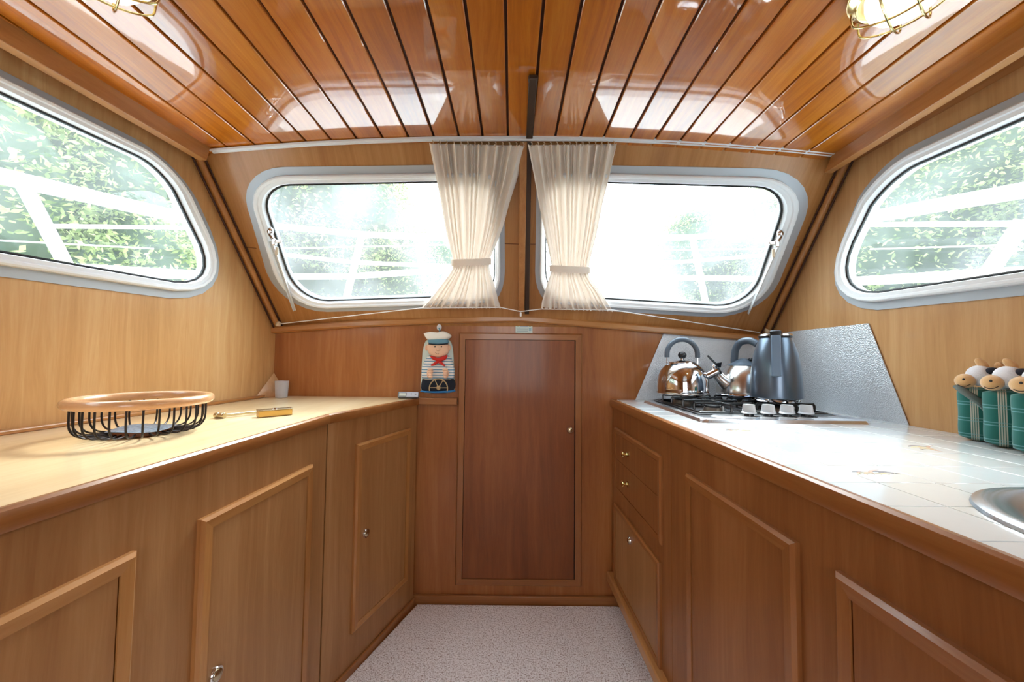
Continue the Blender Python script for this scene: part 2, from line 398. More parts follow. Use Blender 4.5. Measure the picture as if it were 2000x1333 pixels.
RG = side_loop(PR, (2000,231), (1738,344), (1788,322), (1696,404), (1616,578), (1662,474), (1712,569), (2000,543), -.30, 1.74, .06)
wl_out = [V((lwx(YBACK), YBACK, .0)), V((lwx(YB+.05), YB+.05, .0)), V((lwx(YB+.05), YB+.05, 1.25)), V((lwx(1.33), 1.33, 1.98)), V((lwx(YBACK), YBACK, 1.98))]
def mid(A, B, t): return [a.lerp(b, t) for a, b in zip(A, B)]
wall_l = struct(sheet('wall_left', wl_out, [mid(LO, LG, .35)], W_WALL, -LWN*.035), 'light brown veneered left cabin wall', 'wall')
wr_out = [V((RWX, p.y, p.z)) for p in wl_out]
wall_r = struct(sheet('wall_right', wr_out, [mid(RO, RG, .35)], W_WALLR, V((.035, 0, 0))), 'light brown veneered right cabin wall', 'wall')
build_window('window_1', 'left side window with slanted front end and grey frame', LO, LG, LWN)
build_window('window_2', 'right side window above the plush cows with grey frame', RO, RG, V((-1,0,0)))

# bulkhead (lower front wall)
top_pts = [(536,640),(700,627),(860,620),(1018,617),(1200,631),(1400,649),(1520,659)]
bt = [PY(x, y, YB) for x, y in top_pts]
poly = [V((-1.2, YB, 0)), ] + [V((p.x, YB, p.z-.01)) for p in bt] + [V((1.27, YB, 0))]
poly[1].x = -1.2; poly[-2].x = 1.27
dl, dr, dt, db = -.243, .327, 1.262, .050      # door opening (outer edge of its frame)
wf = struct(sheet('wall_front', poly, [], W_BULK, V((0, .03, 0))), 'reddish veneered bulkhead below the front windows', 'wall')
aft = [V((-1.45, YBACK, 0)), V((-1.45, YBACK, 1.99)), V((1.30, YBACK, 1.99)), V((1.30, YBACK, 0))]
hole_ = [V((-.45, YBACK, .70)), V((-.45, YBACK, 1.82)), V((.45, YBACK, 1.82)), V((.45, YBACK, .70))]
struct(sheet('wall_back', aft, [hole_], W_BULK, V((0, -.03, 0))), 'aft bulkhead behind the camera with an open companionway', 'wall')
# moulding on top of the bulkhead
m = MB(); n = len(bt)
prof = [(.002, -.034), (-.024, -.032), (-.030, -.026), (-.030, -.008), (-.024, -.001), (-.010, 0.0), (.06, 0.0)]
for p in bt:
    for dy, dz in prof: m.v.append(V((p.x, YB+dy, p.z+dz)))
k = len(prof)
for i in range(n-1):
    for j in range(k-1): m.f.append([i*k+j, i*k+j+1, (i+1)*k+j+1, (i+1)*k+j])
m.v[0:k] = [V((-1.17, v.y, v.z)) for v in m.v[0:k]]
struct(m.build('trim_1', W_TX, smooth=True, angle=30), 'curved wooden moulding along the top of the front bulkhead', 'trim')
# raked windscreen panel
FLO = rounded([(PW(462,327), PW(484,405), PW(556,326)), (PW(984,320), PW(950,321), PW(985,360)), (PW(986,600), PW(986,530), PW(938,600)), (PW(552,609), PW(640,609), PW(521,531))])
FLG = rounded([(PW(509,366), PW(522,415), PW(566,364)), (PW(962,357), PW(930,357), PW(963,385)), (PW(966,577), PW(965,530), PW(930,578)), (PW(582,589), PW(640,588), PW(560,529))])
FRO = rounded([(PW(1608,331), PW(1486,329), PW(1572,424)), (PW(1490,622), PW(1522,548), PW(1385,619)), (PW(1044,598), PW(1095,602), PW(1045,530)), (PW(1048,320), PW(1048,360), PW(1090,321))])
FRG = rounded([(PW(1543,371), PW(1478,368), PW(1524,428)), (PW(1466,600), PW(1486,541), PW(1400,597)), (PW(1068,577), PW(1105,579), PW(1067,530)), (PW(1068,357), PW(1068,385), PW(1100,357))])
def W3(x, z): return V((x, ws_y(z), z))
outer = [W3(-1.2, 1.27), W3(1.27, 1.27), W3(1.27, 1.99), W3(-1.25, 1.99)]
pw = struct(sheet('wall_windscreen', outer, [mid(FLO, FLG, .35), mid(FRO, FRG, .35)], W_FRX, -WS_N*.035), 'veneered raked panel holding the two front windows', 'wall')
w3 = build_window('window_3', 'front window left of the centre curtains, foliage at its left', FLO, FLG, WS_N)
w4 = build_window('window_4', 'front window right of the centre curtains, almost white outside', FRO, FRG, WS_N)

# window stays and latches (parts of the front windows)
for w, s, a, b, c in ((w3, 1, (530,470), (577,606), (528,452)), (w4, -1, (1521,474), (1461,612), (1524,456))):
    A, B, C = PW(*a, .022), PW(*b, .024), PW(*c, .02)
    m = MB(); side = V((.007, 0, 0)); d = (B-A).normalized()
    m.prism([A-side*.9, A+side*.9, B+side*.5, B-side*.5], WS_N*.006); m.prism([A-side*.9, A-side*.6, B-side*.4, B-side*.6], WS_N*.014)
    m.build('stay_arm', plain('matt_steel', (214,216,218), .35, .4), w, bevel=.001)
    m = MB(); m.ball(C, (.013, .010, .017)); m.tube([C + V((s*.0,0,-.012)), C + V((s*.02,-.02,-.03)), C+V((s*.028,-.02,-.045))], [.009,.007,.006]);
    m.build('latch', CHROME, w, smooth=True)
    q = C + V((s*.045, -.022, -.048)); m = MB(); m.cbox(q, (.034, .010, .013), ch=.002); m.cbox(q + V((-s*.012, 0, -.004)), (.014, .016, .024), ch=.002); m.build('catch', BRUSH, w)
    q = C + V((s*.036, -.010, -.085)); m = MB(); m.cbox(q, (.011, .008, .034), ch=.002); m.build('catch_tab', plain('beige_plastic', (196,176,150), .5), w)
# dark joints in the windscreen panel veneer
for i, (x0, y0, x1, y1) in enumerate(((472,483,501,486), (985,477,1014,478), (1036,478,1048,478), (1555,483,1592,486))):
    A, B = PW(x0, y0, .0005), PW(x1, y1, .0005); m = MB(); m.prism([A, B, B + WS_D*.0035, A + WS_D*.0035], WS_N*.0006); m.build('joint', plain('joint_dark', (110,62,26), .6) if i == 0 else bpy.data.materials['joint_dark'], pw)
# centre batten and the dark strip beside it
A, B = PW(1018, 612), PW(1022, 276); s = V((.014, 0, 0))
m = MB().prism([A-s, A+s, B+s, B-s], WS_N*.022); struct(m.build('trim_2', W_TZ, bevel=.003), 'narrow wooden batten between the two front windows', 'trim')
A, B = PW(1029, 612), PW(1033, 276); s = V((.010, 0, 0))
strip = thing('cable_cover', 'dark brown metal strip running down between the curtains from the ceiling', 'strip', B)
MB().prism([A-s, A+s, B+s, B-s], WS_N*.012).build('strip', BROWNM, strip, bevel=.002)
c0, c1 = PZ(1041, 152, ceil_z(.05)-.004), PZ(1034, 268, ceil_z(.05)-.004)
m = MB(); s = V((.0115, 0, 0)); m.prism([c0-s, c0+s, c1+s, c1-s], (0,0,-.007)); m.build('strip', BROWNM, strip, bevel=.002)
m = MB(); m.cbox(c0 + V((0, -.002, -.005)), (.026, .018, .014), ch=.003); m.build('end_cap', BROWNM, strip)
# corner battens
for nm, lab, sg in (('trim_3', 'slanted wooden batten in the left front corner', -1), ('trim_4', 'slanted wooden batten in the right front corner', 1)):
    P_ = []
    for z_ in (1.275, 1.92):
        y_ = ws_y(z_); P_.append(V(((lwx(y_)+.014) if sg < 0 else RWX-.014, y_-.016, z_)))
    ax = (P_[1]-P_[0]).normalized()
    t_ = struct(MB().tube(P_, .0135, 16).build(nm, W_TZ, smooth=True, angle=60), lab, 'trim')
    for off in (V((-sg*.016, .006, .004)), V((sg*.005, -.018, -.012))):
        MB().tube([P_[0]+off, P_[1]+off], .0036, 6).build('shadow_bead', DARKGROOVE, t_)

# ceiling: backing + planks -------------------------------------------------
ce = MB(); xs = [-1.3 + 2.62*i/26 for i in range(27)]
lo = [V((x, YBACK, ceil_z(x)+.010)) for x in xs]; hi = [V((x, 1.45, ceil_z(x)+.010)) for x in xs]
n = len(xs); ce.v = lo + hi + [p + V((0,0,.03)) for p in lo] + [p + V((0,0,.03)) for p in hi]
for i in range(n-1): ce.f += [[i, i+1, n+i+1, n+i], [2*n+i, 3*n+i, 3*n+i+1, 2*n+i+1]]
ce.f += [list(range(n)) + list(range(3*n-1, 2*n-1, -1)), list(range(n, 2*n)) + list(range(4*n-1, 3*n-1, -1))]
ceil = struct(ce.build('ceiling', DARKGROOVE), 'glossy varnished plank ceiling of the cabin', 'ceiling')
seam_px = [453,506,557,604,652,701,751,800,849,897,943,992,1038,1084,1133,1178,1229,1278,1327,1376,1425,1478,1528,1581]
seams = []
for px in seam_px:
    z = 1.92; y = 270 + 28*((px-1018)/600.)**2
    for _ in range(4):
        p = PZ(px, y, z); z = ceil_z(p.x)
    seams.append(p.x)
seams = [seams[0]-.098*2, seams[0]-.098] + seams + [seams[-1]+.098]
for i in range(len(seams)-1):
    x0, x1 = seams[i]+.0036, seams[i+1]-.0036; c = .0020; z0, z1 = ceil_z(x0), ceil_z(x1)
    secs = [(x0, z0+.012), (x0, z0+c), (x0+c, z0), (x1-c, z1), (x1, z1+c), (x1, z1+.012)]
    m = MB(); ye = min(ws_y((z0+z1)/2)+.008, 1.40)
    a = [V((x, YBACK, z)) for x, z in secs]; m.prism(a, (0, ye-YBACK, 0)); m.build('plank', W_CEIL, ceil)
# side beams under the ceiling (fascia boards)
for sgn, nm, lab in ((-1, 'trim_5', 'long wooden fascia board along the left edge of the ceiling'), (1, 'trim_6', 'long wooden fascia board along the right edge of the ceiling')):
    if sgn < 0:
        A, B = PZ(413, 290, 1.897), PZ(0, 31, 1.897); C = V((A.x-.004, A.y-.012, A.z-.052))
    else:
        A, B = PZ(1628, 303, 1.897), PZ(2000, 53, 1.897); C = PZ(1609, 339, 1.843)
    d = (B-A); B = A + d*((YBACK-A.y)/d.y)
    A2 = A + V((0, .012, 0)); out = V((sgn*.030, 0, 0)); top = V((0,0,.02)); dz = C - A
    m = MB(); a = [A+top, A+dz*1.0, A+dz+out, A+out+top]; m.add(a + [p + (B-A) for p in a], [(0,1,2,3),(7,6,5,4),(0,4,5,1),(1,5,6,2),(2,6,7,3),(3,7,4,0)])
    struct(m.build(nm, W_TY, bevel=.002), lab, 'trim')
    # soffit strip from fascia to the wall
    m = MB(); wx = (lwx(A.y) if sgn < 0 else RWX); w2 = (lwx(YBACK) if sgn < 0 else RWX)
    a = [V((A.x+sgn*.03, A.y+.03, A.z-.012)), V((wx+sgn*.01, A.y+.03, A.z-.022)), V((w2+sgn*.01, YBACK, A.z-.022)), V((B.x+sgn*.03, YBACK, A.z-.012))]
    m.prism(a, (0,0,.01)); struct(m.build(nm.replace('5','7').replace('6','8'), W_TYD), lab.replace('long wooden fascia board', 'flat wooden strip beside the fascia board'), 'trim')

# curtain rail
rail_px = [(413,296),(500,289),(600,282),(720,276),(850,272),(1018,271),(1180,272),(1300,277),(1420,284),(1540,293),(1629,302)]
m = MB(); pts = []
for px, py in rail_px:
    pts.append(PW(px, py, .026))
pr = [(-.010,-.004),(.010,-.004),(.010,.003),(.004,.003),(.004,.0),(-.004,.0),(-.004,.003),(-.010,.003)]
for p in pts:
    for a, b in pr: m.v.append(p + V((0, -a, 0)) + V((0, 0, -b)))
k = len(pr)
for i in range(len(pts)-1):
    for j in range(k): m.f.append([i*k+j, i*k+(j+1)%k, (i+1)*k+(j+1)%k, (i+1)*k+j])
m.f += [list(range(k)), [(len(pts)-1)*k+j for j in range(k)]]
tag(m.build('curtain_rail', WHITE_F), 'curved white curtain rail running along the front edge of the ceiling', 'curtain rail')

# baseboard on the bulkhead
p = [V((x, YB, z)) for x, z in ((-.47, 0), (.53, 0), (.53, .042), (-.47, .042))]
m = MB().prism(p, (0, -.016, 0)); struct(m.build('baseboard_front', W_TXD, bevel=.003), 'low wooden baseboard under the bulkhead door', 'baseboard')

# carpet
cp = [PZ(820,1171,.0), PZ(1180,1177,.0), PZ(1200,1180,.0), PZ(1214,1192,.0)]
cpts = [V((p.x, min(p.y, 1.775), 0)) for p in cp] + [V((.530, 1.33, 0)), V((.545, YBACK, 0)), V((-.76, YBACK, 0)), V((-.662, .469, 0)), V((-.610, 1.262, 0))]
m = MB().prism([V((p.x, p.y, .001)) for p in cpts], (0,0,.009)); tag(m.build('carpet', CARPET, bevel=.004), 'beige and grey speckled carpet covering the cabin floor', 'carpet')

# ================================================================== DOOR in the bulkhead
def flat_frame(name, x0, x1, z0, z1, w, th, y, mat_x, mat_z, parent):
    """mitred ring of four pieces on the plane y, proud by th"""
    o = [V((x0, y, z0)), V((x1, y, z0)), V((x1, y, z1)), V((x0, y, z1))]; i_ = [V((x0+w, y, z0+w)), V((x1-w, y, z0+w)), V((x1-w, y, z1-w)), V((x0+w, y, z1-w))]
    for k in range(4):
        a, b, c, d = o[k], o[(k+1) % 4], i_[(k+1) % 4], i_[k]
        m = MB(); t = V((0, -th, 0)); q = .18
        m.hull([a, b, c, d, a.lerp(d, q)+t, b.lerp(c, q)+t, c+t, d+t, a+t*.5, b+t*.5]); m.build(name, mat_x if k in (0, 2) else mat_z, parent)
dtl, dbr = PY(897, 650, YB), PY(1134, 1144, YB)
x0, x1, z1, z0 = dtl.x, dbr.x+.002, dtl.z, dbr.z
door = sempty('door_1', 'narrow reddish cabin door in the middle of the front bulkhead', 'door', (x0, YB, z0))
flat_frame('frame_piece', x0, x1, z0, z1, .032, .016, YB, W_TXD, W_TZD, door)
MB().box((x0+.031, YB-.003, z0+.031), (x1-.031, YB+.002, z1-.031)).build('gap', GAP, door)
MB().box((x0+.0338, YB-.012, z0+.0328), (x1-.036, YB+.001, z1-.0334)).build('leaf', W_DOOR, door, bevel=.001)
def flush_knob(c, n, parent, r=.0165):
    m = MB(); m.lathe([(0, 0), (r, 0), (r, .004), (r*.93, .006), (r*.72, .006)], c, n, 28); m.build('knob_ring', CHROME, parent, smooth=True)
    m = MB(); m.lathe([(r*.72, .003), (r*.68, .008), (r*.45, .010), (0, .011)], c, n, 28); m.build('knob', BRASSD, parent, smooth=True)
flush_knob(PY(1113, 840, YB-.012), (0,-1,0), door)

# ================================================================== LEFT CABINETS
def vpanel(a, b, z0, z1, n, th):
    """upright slab between plan points a, b"""
    a, b = V((a.x, a.y, 0)), V((b.x, b.y, 0)); n = V(n)
    return [V((a.x, a.y, z0)), V((b.x, b.y, z0)), V((b.x, b.y, z1)), V((a.x, a.y, z1))], -n*th
def line_frame(a, b):
    a, b = V((a.x, a.y, 0)), V((b.x, b.y, 0)); d = (b-a).normalized(); n = V((-d.y, d.x, 0)); return a, d, n
class Face:
    """upright cabinet face through plan points a, b; n towards the aisle"""
    def __init__(s, a, b, side, inset=.009):
        s.a, s.d, s.n = line_frame(V((a[0], a[1], 0)), V((b[0], b[1], 0)))
        if s.n.x * side > 0: s.n = -s.n
        s.a = s.a - s.n*inset
    def at(s, u, z, off=0): return s.a + s.d*u + V((0,0,z)) + s.n*off
    def px(s, x, y): 
        p = hit(x, y, s.a, s.n); return (p - s.a).dot(s.d), p.z
    def slab(s, u0, u1, z0, z1, o0, o1):
        return MB().hull([s.at(u, z, o) for u in (u0, u1) for z in (z0, z1) for o in (o0, o1)])
    def frame(s, name, u0, u1, z0, z1, w, th, mx_, mz, parent, sides=(0,1,2,3)):
        if u0 > u1: u0, u1 = u1, u0
        o = [(u0,z0),(u1,z0),(u1,z1),(u0,z1)]; i_ = [(u0+w,z0+w),(u1-w,z0+w),(u1-w,z1-w),(u0+w,z1-w)]
        for k in sides:
            a, b, c, d = o[k], o[(k+1)%4], i_[(k+1)%4], i_[k]
            mixp = lambda p, q, t: (p[0]+(q[0]-p[0])*t, p[1]+(q[1]-p[1])*t)
            m = MB(); m.hull([s.at(*a), s.at(*b), s.at(*c), s.at(*d), s.at(*mixp(a,d,.25), th), s.at(*mixp(b,c,.25), th), s.at(*c, th*.86), s.at(*d, th*.86), s.at(*a, th*.6), s.at(*b, th*.6)])
            m.build(name, mx_ if k in (0, 2) else mz, parent)
    def door(s, u0, u1, z0, z1, parent, mats, knob=None, w=.026, th=.014, kind='door', gapside=True):
        if u0 > u1: u0, u1 = u1, u0
        s.frame('moulding', u0, u1, z0, z1, w, th, mats[0], mats[1], parent)
        d_ = s.slab(u0+w+(.0028 if gapside else .0006), u1-w-(.0006 if gapside else .0028), z0+w+.0015, z1-w-.0010, -.001, th*.70).build(kind, mats[2], parent)
        s.slab(u0+w-.001, u1-w+.001, z0+w-.001, z1-w+.001, -.002, .0012).build('gap', GAP, parent)
        if knob:
            c = s.at(*knob, th*.70); flush_knob(c, s.n, d_, .0165)
        return d_
FL2 = Face(EL[0], EL[1], -1); FL1 = Face(EL[1], EL[2], -1)
HF = ZC - .030
cabl = thing('cabinet', 'long brown cabinet run on the left side with three doors', 'cabinet', (-.65, .8, 0))
L12 = (V((EL[1].x, EL[1].y, 0)) - FL1.a).dot(FL1.d); Lend = (V((EL[3].x, EL[3].y, 0)) - FL1.a).dot(FL1.d)
FL1.slab(L12-.001, Lend, 0.0, HF, -.018, 0).build('body', W_CAB, cabl)
cab2 = thing('cabinet', 'narrow angled brown cabinet with one door beside the bulkhead at the left', 'cabinet', (-.52, 1.5, 0))
L2 = (V((EL[1].x, EL[1].y, 0)) - FL2.a).dot(FL2.d)
FL2.slab(0, L2-.004, 0.0, HF, -.018, 0).build('body', W_CAB, cab2)
def lr(face, tl, tr, zb):
    (ua, za), (ub, zb_) = face.px(*tl), face.px(*tr); return ua, ub, zb, (za+zb_)/2
MC = (W_TY, W_TZ, W_CAB)
u0, u1, z0, z1 = lr(FL2, (694,869), (799,836), 0); zb = (FL2.px(684,1238)[1] + FL2.px(795,1132)[1])/2
FL2.door(u0, u1, zb, z1, cab2, MC, knob=FL2.px(710,1041))
u0, u1, z0, z1 = lr(FL1, (385,1020), (606,905), 0)
FL1.door(u0, u1, .10, z1, cabl, MC, knob=FL1.px(411,1318))
v0 = FL1.px(258,1076); 
FL1.door(v0[0], v0[0]+.62*(1 if v0[0] > u0 or True else -1), .10, v0[1], cabl, MC)
FL1.door(v0[0]+.70, v0[0]+1.3, .10, v0[1], cabl, MC)
for f_, a, b in ((FL2, 0, L2), (FL1, L12, Lend)):
    f_.slab(a, b, 0, .035, 0, .010).build('kick_strip', W_TYD, cabl if f_ is FL1 else cab2, bevel=.002)
# worktop
def worktop(name, label, edge, outer, mat, th=.008, side=-1, drop=0.0):
    pass
wt = thing('worktop', 'long glossy light wood worktop along the left wall', 'worktop', (-.9, .9, ZC-.03))
ot = [V((lwx(YBACK)+.002, YBACK)), V((lwx(YB)+.002, YB-.002))]
top = [V((p.x, p.y, ZC)) for p in [EL[3], EL[2], EL[1], EL[0]]] + [V((-.436, YB-.002, ZC)), V((lwx(YB)+.002, YB-.002, ZC)), V((lwx(YBACK)+.002, YBACK, ZC))]
tp = [p.copy() for p in top]
for i in range(4): tp[i].x -= .010
def split_poly(ys):
    pass
m = MB().prism([V((p.x, p.y, ZC-.012)) for p in tp], (0,0,.012)); m.build('board', W_TOP, wt)
def edge_trim(parent, pts, side, mat, h=.032, proud=.0, name='edge_trim', rim=.0):
    # swept profile along plan polyline; side=-1: aisle is at +x
    prof = [(-.014, 0.0), (-.014, rim), (-.004, rim+.001), (.001, rim-.003), (.003, -.009), (.003, -h+.007), (0, -h+.001), (-.006, -h), (-.016, -h)]
    for i in range(len(pts)-1):
        a, b = V((pts[i].x, pts[i].y, 0)), V((pts[i+1].x, pts[i+1].y, 0)); m = MB(); d = (b-a).normalized(); k = len(prof)
        for P_, other in ((a, pts[i-1] if i > 0 else None), (b, pts[i+2] if i+2 < len(pts) else None)):
            nn = V((-d.y, d.x, 0)); 
            if nn.x * side > 0: nn = -nn
            if other is not None:
                o_ = V((other.x, other.y, 0)); d2 = ((P_-o_) if P_ is a else (o_-P_)).normalized(); n2 = V((-d2.y, d2.x, 0))
                if n2.x * side > 0: n2 = -n2
                mm = (nn+n2).normalized(); mm = mm / mm.dot(nn)
            else: mm = nn
            for o, z in prof: m.v.append(V((P_.x, P_.y, ZC+z)) + mm*o)
        for j in range(k): m.f.append([j, (j+1)%k, k+(j+1)%k, k+j])
        m.f += [list(range(k)), list(range(k, 2*k))]
        m.build(name, mat, parent, smooth=True, angle=30)
edge_trim(wt, [EL[0], EL[1], EL[2], EL[3]], -1, W_TYD)
# ledge piece between worktop and door frame on the bulkhead
lx = PY(893, 780, YB-.02).x
m = MB().box((-.437, YB-.030, ZC-.030), (lx, YB, ZC+.001)); m.build('ledge', W_TXD, wt, bevel=.003)
# fiddle along the wall
def wallstrip(y0, y1, z0, z1, off, mat, name, parent):
    a = V((lwx(y0), y0, 0)); b = V((lwx(y1), y1, 0))
    m = MB().prism([a + V((0,0,z0)), b + V((0,0,z0)), b + V((0,0,z1)), a + V((0,0,z1))], LWN*off); return m.build(name, mat, parent, bevel=.004)
wallstrip(YBACK, YB-.01, ZC, ZC+.012, .022, W_TY, 'wall_strip', wt)
# corner gusset
g1 = PZ(494,779,ZC); g2 = PL(539,728,.003); g3 = PY(562,777,YB-.003); g4 = V((lwx(YB)+.002, YB-.003, ZC))
m = MB().hull([V((lwx(g1.y)+.004, g1.y, ZC+.001)), V((lwx(YB)+.004, YB-.006, g2.z)), V((g3.x, YB-.004, ZC+.001)), V((lwx(YB)+.004, YB-.004, ZC+.001))])
tag(m.build('corner_block', W_WALL), 'small triangular wooden corner block behind the frosted glass', 'block')

# ================================================================== RIGHT CABINETS
FR = Face(ER[0], ER[1], 1)
FR2a = FR.a
cabr = thing('cabinet', 'long reddish cabinet run on the right side under the tiled counter', 'cabinet', (.5, .6, 0))
cab4 = thing('cabinet', 'reddish cabinet with two drawers and a door beside the bulkhead at the right', 'cabinet', (.49, 1.6, 0))
usplit = FR.px(1312, 1100)[0]
Lr = (V((ER[2].x, ER[2].y, 0)) - FR.a).dot(FR.d)
lo_ = .145
FR.slab(0, usplit-.001, lo_, HF, -.018, 0).build('body', W_CABR, cab4); FR.slab(usplit+.001, Lr, lo_, HF, -.018, 0).build('body', W_CABR, cabr)
FR.slab(0, usplit, 0, lo_, -.055, -.035).build('toe_board', W_TYD, cab4); FR.slab(usplit, Lr, 0, lo_, -.055, -.035).build('toe_board', W_TYD, cabr)
FR.slab(0, usplit, lo_-.03, lo_+.012, -.02, .028).build('toe_moulding', W_TY, cab4, bevel=.005); FR.slab(usplit, Lr, lo_-.03, lo_+.012, -.02, .028).build('toe_moulding', W_TY, cabr, bevel=.005)
MR = (W_TYD, W_TZD, W_CABR)
# drawers
a, b = FR.px(1204,834), FR.px(1295,892); zb = (FR.px(1203,985)[1] + FR.px(1294,1063)[1])/2; zt = (a[1]+b[1])/2
ZD = FR.px(1294, 1064)[1]
FR.frame('moulding', a[0], b[0], ZD, zt, .022, .012, W_TYD, W_TZD, cab4)
zm = FR.px(1233, 922)[1]; zk1 = FR.px(1231,888); zk2 = FR.px(1231,946)
zlow = ZD + .022
FR.slab(a[0]+.021, b[0]-.021, zlow-.001, zt-.021, -.002, .0012).build('gap', GAP, cab4)
zs = (zk1[1]+zk2[1])/2
for zz0, zz1, kn in ((zs+.001, zt-.024, zk1), (zlow+.002, zs-.001, zk2)):
    d_ = FR.slab(a[0]+.0235, b[0]-.0225, zz0, zz1, -.001, .009).build('drawer', W_CABR, cab4)
    c = FR.at(kn[0], kn[1], .009); n_ = FR.n
    m = MB(); m.lathe([(0,0),(.0115,0),(.0120,.003),(.006,.006),(.0045,.011),(.006,.015),(.0115,.019),(.0125,.023),(.010,.027),(.004,.029),(0,.029)], c, n_, 24); m.build('knob', BRASS, d_, smooth=True)
# lower door of the drawer unit
a2 = FR.px(1203,984); b2 = FR.px(1292,1098); zl = FR.px(1292,1307)[1]
FR.door(a2[0], b2[0], zl, (a2[1]+b2[1])/2, cab4, (W_TYD, W_TZD, W_CAB), knob=FR.px(1234,1056), w=.020, th=.012)
a, b = FR.px(1346,927), FR.px(1562,1057); FR.door(a[0], b[0], .24, (a[1]+b[1])/2, cabr, MR)
a = FR.px(1642,1115); FR.door(a[0], a[0]+.5, .24, a[1], cabr, MR)
FR.door(a[0]+.6, a[0]+1.1, .24, a[1], cabr, MR)

# tiled counter -------------------------------------------------------------
TILE = None
def tile_mat():
    m, nt, b = mat_new('glazed_white_tile'); N = nt.nodes; L = nt.links
    oi = N.new('ShaderNodeObjectInfo'); r = N.new('ShaderNodeValToRGB'); r.color_ramp.elements[0].color = srgb((216,220,222)); r.color_ramp.elements[1].color = srgb((222,223,221))
    L.new(oi.outputs['Random'], r.inputs[0]); L.new(r.outputs[0], b.inputs['Base Color']); b.inputs['Roughness'].default_value = .16; b.inputs['Coat Weight'].default_value = .5; b.inputs['Coat Roughness'].default_value = .06
    t = N.new('ShaderNodeTexCoord'); n = N.new('ShaderNodeTexNoise'); n.inputs['Scale'].default_value = 30; bp = N.new('ShaderNodeBump'); bp.inputs['Strength'].default_value = .05; bp.inputs['Distance'].default_value = .003
    L.new(t.outputs['Object'], n.inputs[0]); L.new(n.outputs[0], bp.inputs['Height']); L.new(bp.outputs[0], b.inputs['Normal']); return m
TILE = tile_mat(); GROUT = plain('pale_grout', (226,222,216), .8)
SINK_C = V((.790, .398)); SINK_R = .198
counter = thing('tiled_counter', 'white tiled counter along the right wall holding hob and sink', 'counter', (.9, .6, ZC-.03))
ci = [V((ER[0].x+.013, YB-.001, 0)), V((ER[1].x+.013, ER[1].y, 0)), V((ER[2].x+.013, YBACK, 0)), V((RWX-.001, YBACK, 0)), V((RWX-.001, YB-.001, 0))]
hole = [V((SINK_C.x + (SINK_R-.02)*math.cos(2*PI*i/40), SINK_C.y + (SINK_R-.02)*math.sin(2*PI*i/40), ZC-.003)) for i in range(40)]
sheet('grout_bed', [V((p.x, p.y, ZC-.003)) for p in ci], [hole], GROUT, V((0,0,-.02)), counter).matrix_parent_inverse = counter.matrix_basis.inverted()
edge_trim(counter, [ER[0], ER[1], ER[2]], 1, W_TYD, h=.034, rim=.003)
PIT = .0985; X0 = .6015; Y0 = .4255
def xe(y): return (ER[0].x + (ER[1].x-ER[0].x)*(ER[0].y-y)/(ER[0].y-ER[1].y)) + .015
tile_me = None
def clip_poly(poly, keep):  # keep(p)->signed distance >=0 inside
    out = []
    for i in range(len(poly)):
        a, b = poly[i-1], poly[i]; da, db_ = keep(a), keep(b)
        if (da >= 0) != (db_ >= 0): out.append(a.lerp(b, da/(da-db_)))
        if db_ >= 0: out.append(b)
    return out
HOB = (.596, 1.132, 1.178, 1.712)   # x0,x1,y0,y1
ntile = 0
for i in range(-1, 7):
    for j in range(-20, 15):
        xa, xb = X0 + i*PIT, X0 + (i+1)*PIT; ya, yb = Y0 + j*PIT, Y0 + (j+1)*PIT; g = .0013
        poly = [V((xa+g, ya+g)), V((xb-g, ya+g)), V((xb-g, yb-g)), V((xa+g, yb-g))]
        poly = clip_poly(poly, lambda p: p.x - xe(p.y)); 
        if poly: poly = clip_poly(poly, lambda p: RWX-.002 - p.x)
        if poly: poly = clip_poly(poly, lambda p: YB-.003 - p.y)
        if not poly or len(poly) < 3: continue
        if max(p.y for p in poly) < YBACK+.1: continue
        ar = abs(sum(poly[k-1].x*poly[k].y - poly[k].x*poly[k-1].y for k in range(len(poly))))/2
        if ar < .0002: continue
        if xa > HOB[0]+.0 and xb < HOB[1] and ya > HOB[2] and yb < HOB[3]: continue
        cx, cy = sum(p.x for p in poly)/len(poly), sum(p.y for p in poly)/len(poly)
        dist = [(p - SINK_C).length for p in poly]
        if max(dist) < SINK_R-.01: continue
        if min(dist) < SINK_R-.014 or (cx-SINK_C.x)**2+(cy-SINK_C.y)**2 < (SINK_R-.01)**2:
            bp_ = []
            for k in range(len(poly)):   # push the part under the sink rim out to the rim
                a, b = poly[k], poly[(k+1) % len(poly)]
                for q in range(8): bp_.append(a.lerp(b, q/8))
            R_ = SINK_R-.015; bp_ = [p if (p-SINK_C).length > R_ else SINK_C + (p-SINK_C).normalized()*R_ for p in bp_]
            poly = bp_
            poly = [p for k, p in enumerate(poly) if (p-poly[k-1]).length > 1e-5]
            if len(poly) < 3: continue
        full = len(poly) == 4 and ar > (PIT-2*g)**2*.999
        if full and tile_me is not None:
            o = bpy.data.objects.new('tile', tile_me); COL.objects.link(o); o.parent = counter; o.matrix_parent_inverse = counter.matrix_basis.inverted(); o.location = (xa, ya, 0)
        elif full:
            m = MB().prism([V((p.x-xa, p.y-ya, ZC-.0045)) for p in poly], (0,0,.0045))
            o = m.build('tile', TILE, counter, bevel=.0012, seg=1); tile_me = o.data; o.location = (xa, ya, 0)
            o.modifiers.clear()
            bm = bmesh.new(); bm.from_mesh(tile_me); bmesh.ops.bevel(bm, geom=[e for e in bm.edges if all(v.co.z > ZC-.001 for v in e.verts)], offset=.0012, segments=1, affect='EDGES'); bm.to_mesh(tile_me); bm.free()
        else:
            m = MB().prism([V((p.x, p.y, ZC-.0045)) for p in poly], (0,0,.0045)); m.build('tile', TILE, counter)
        ntile += 1
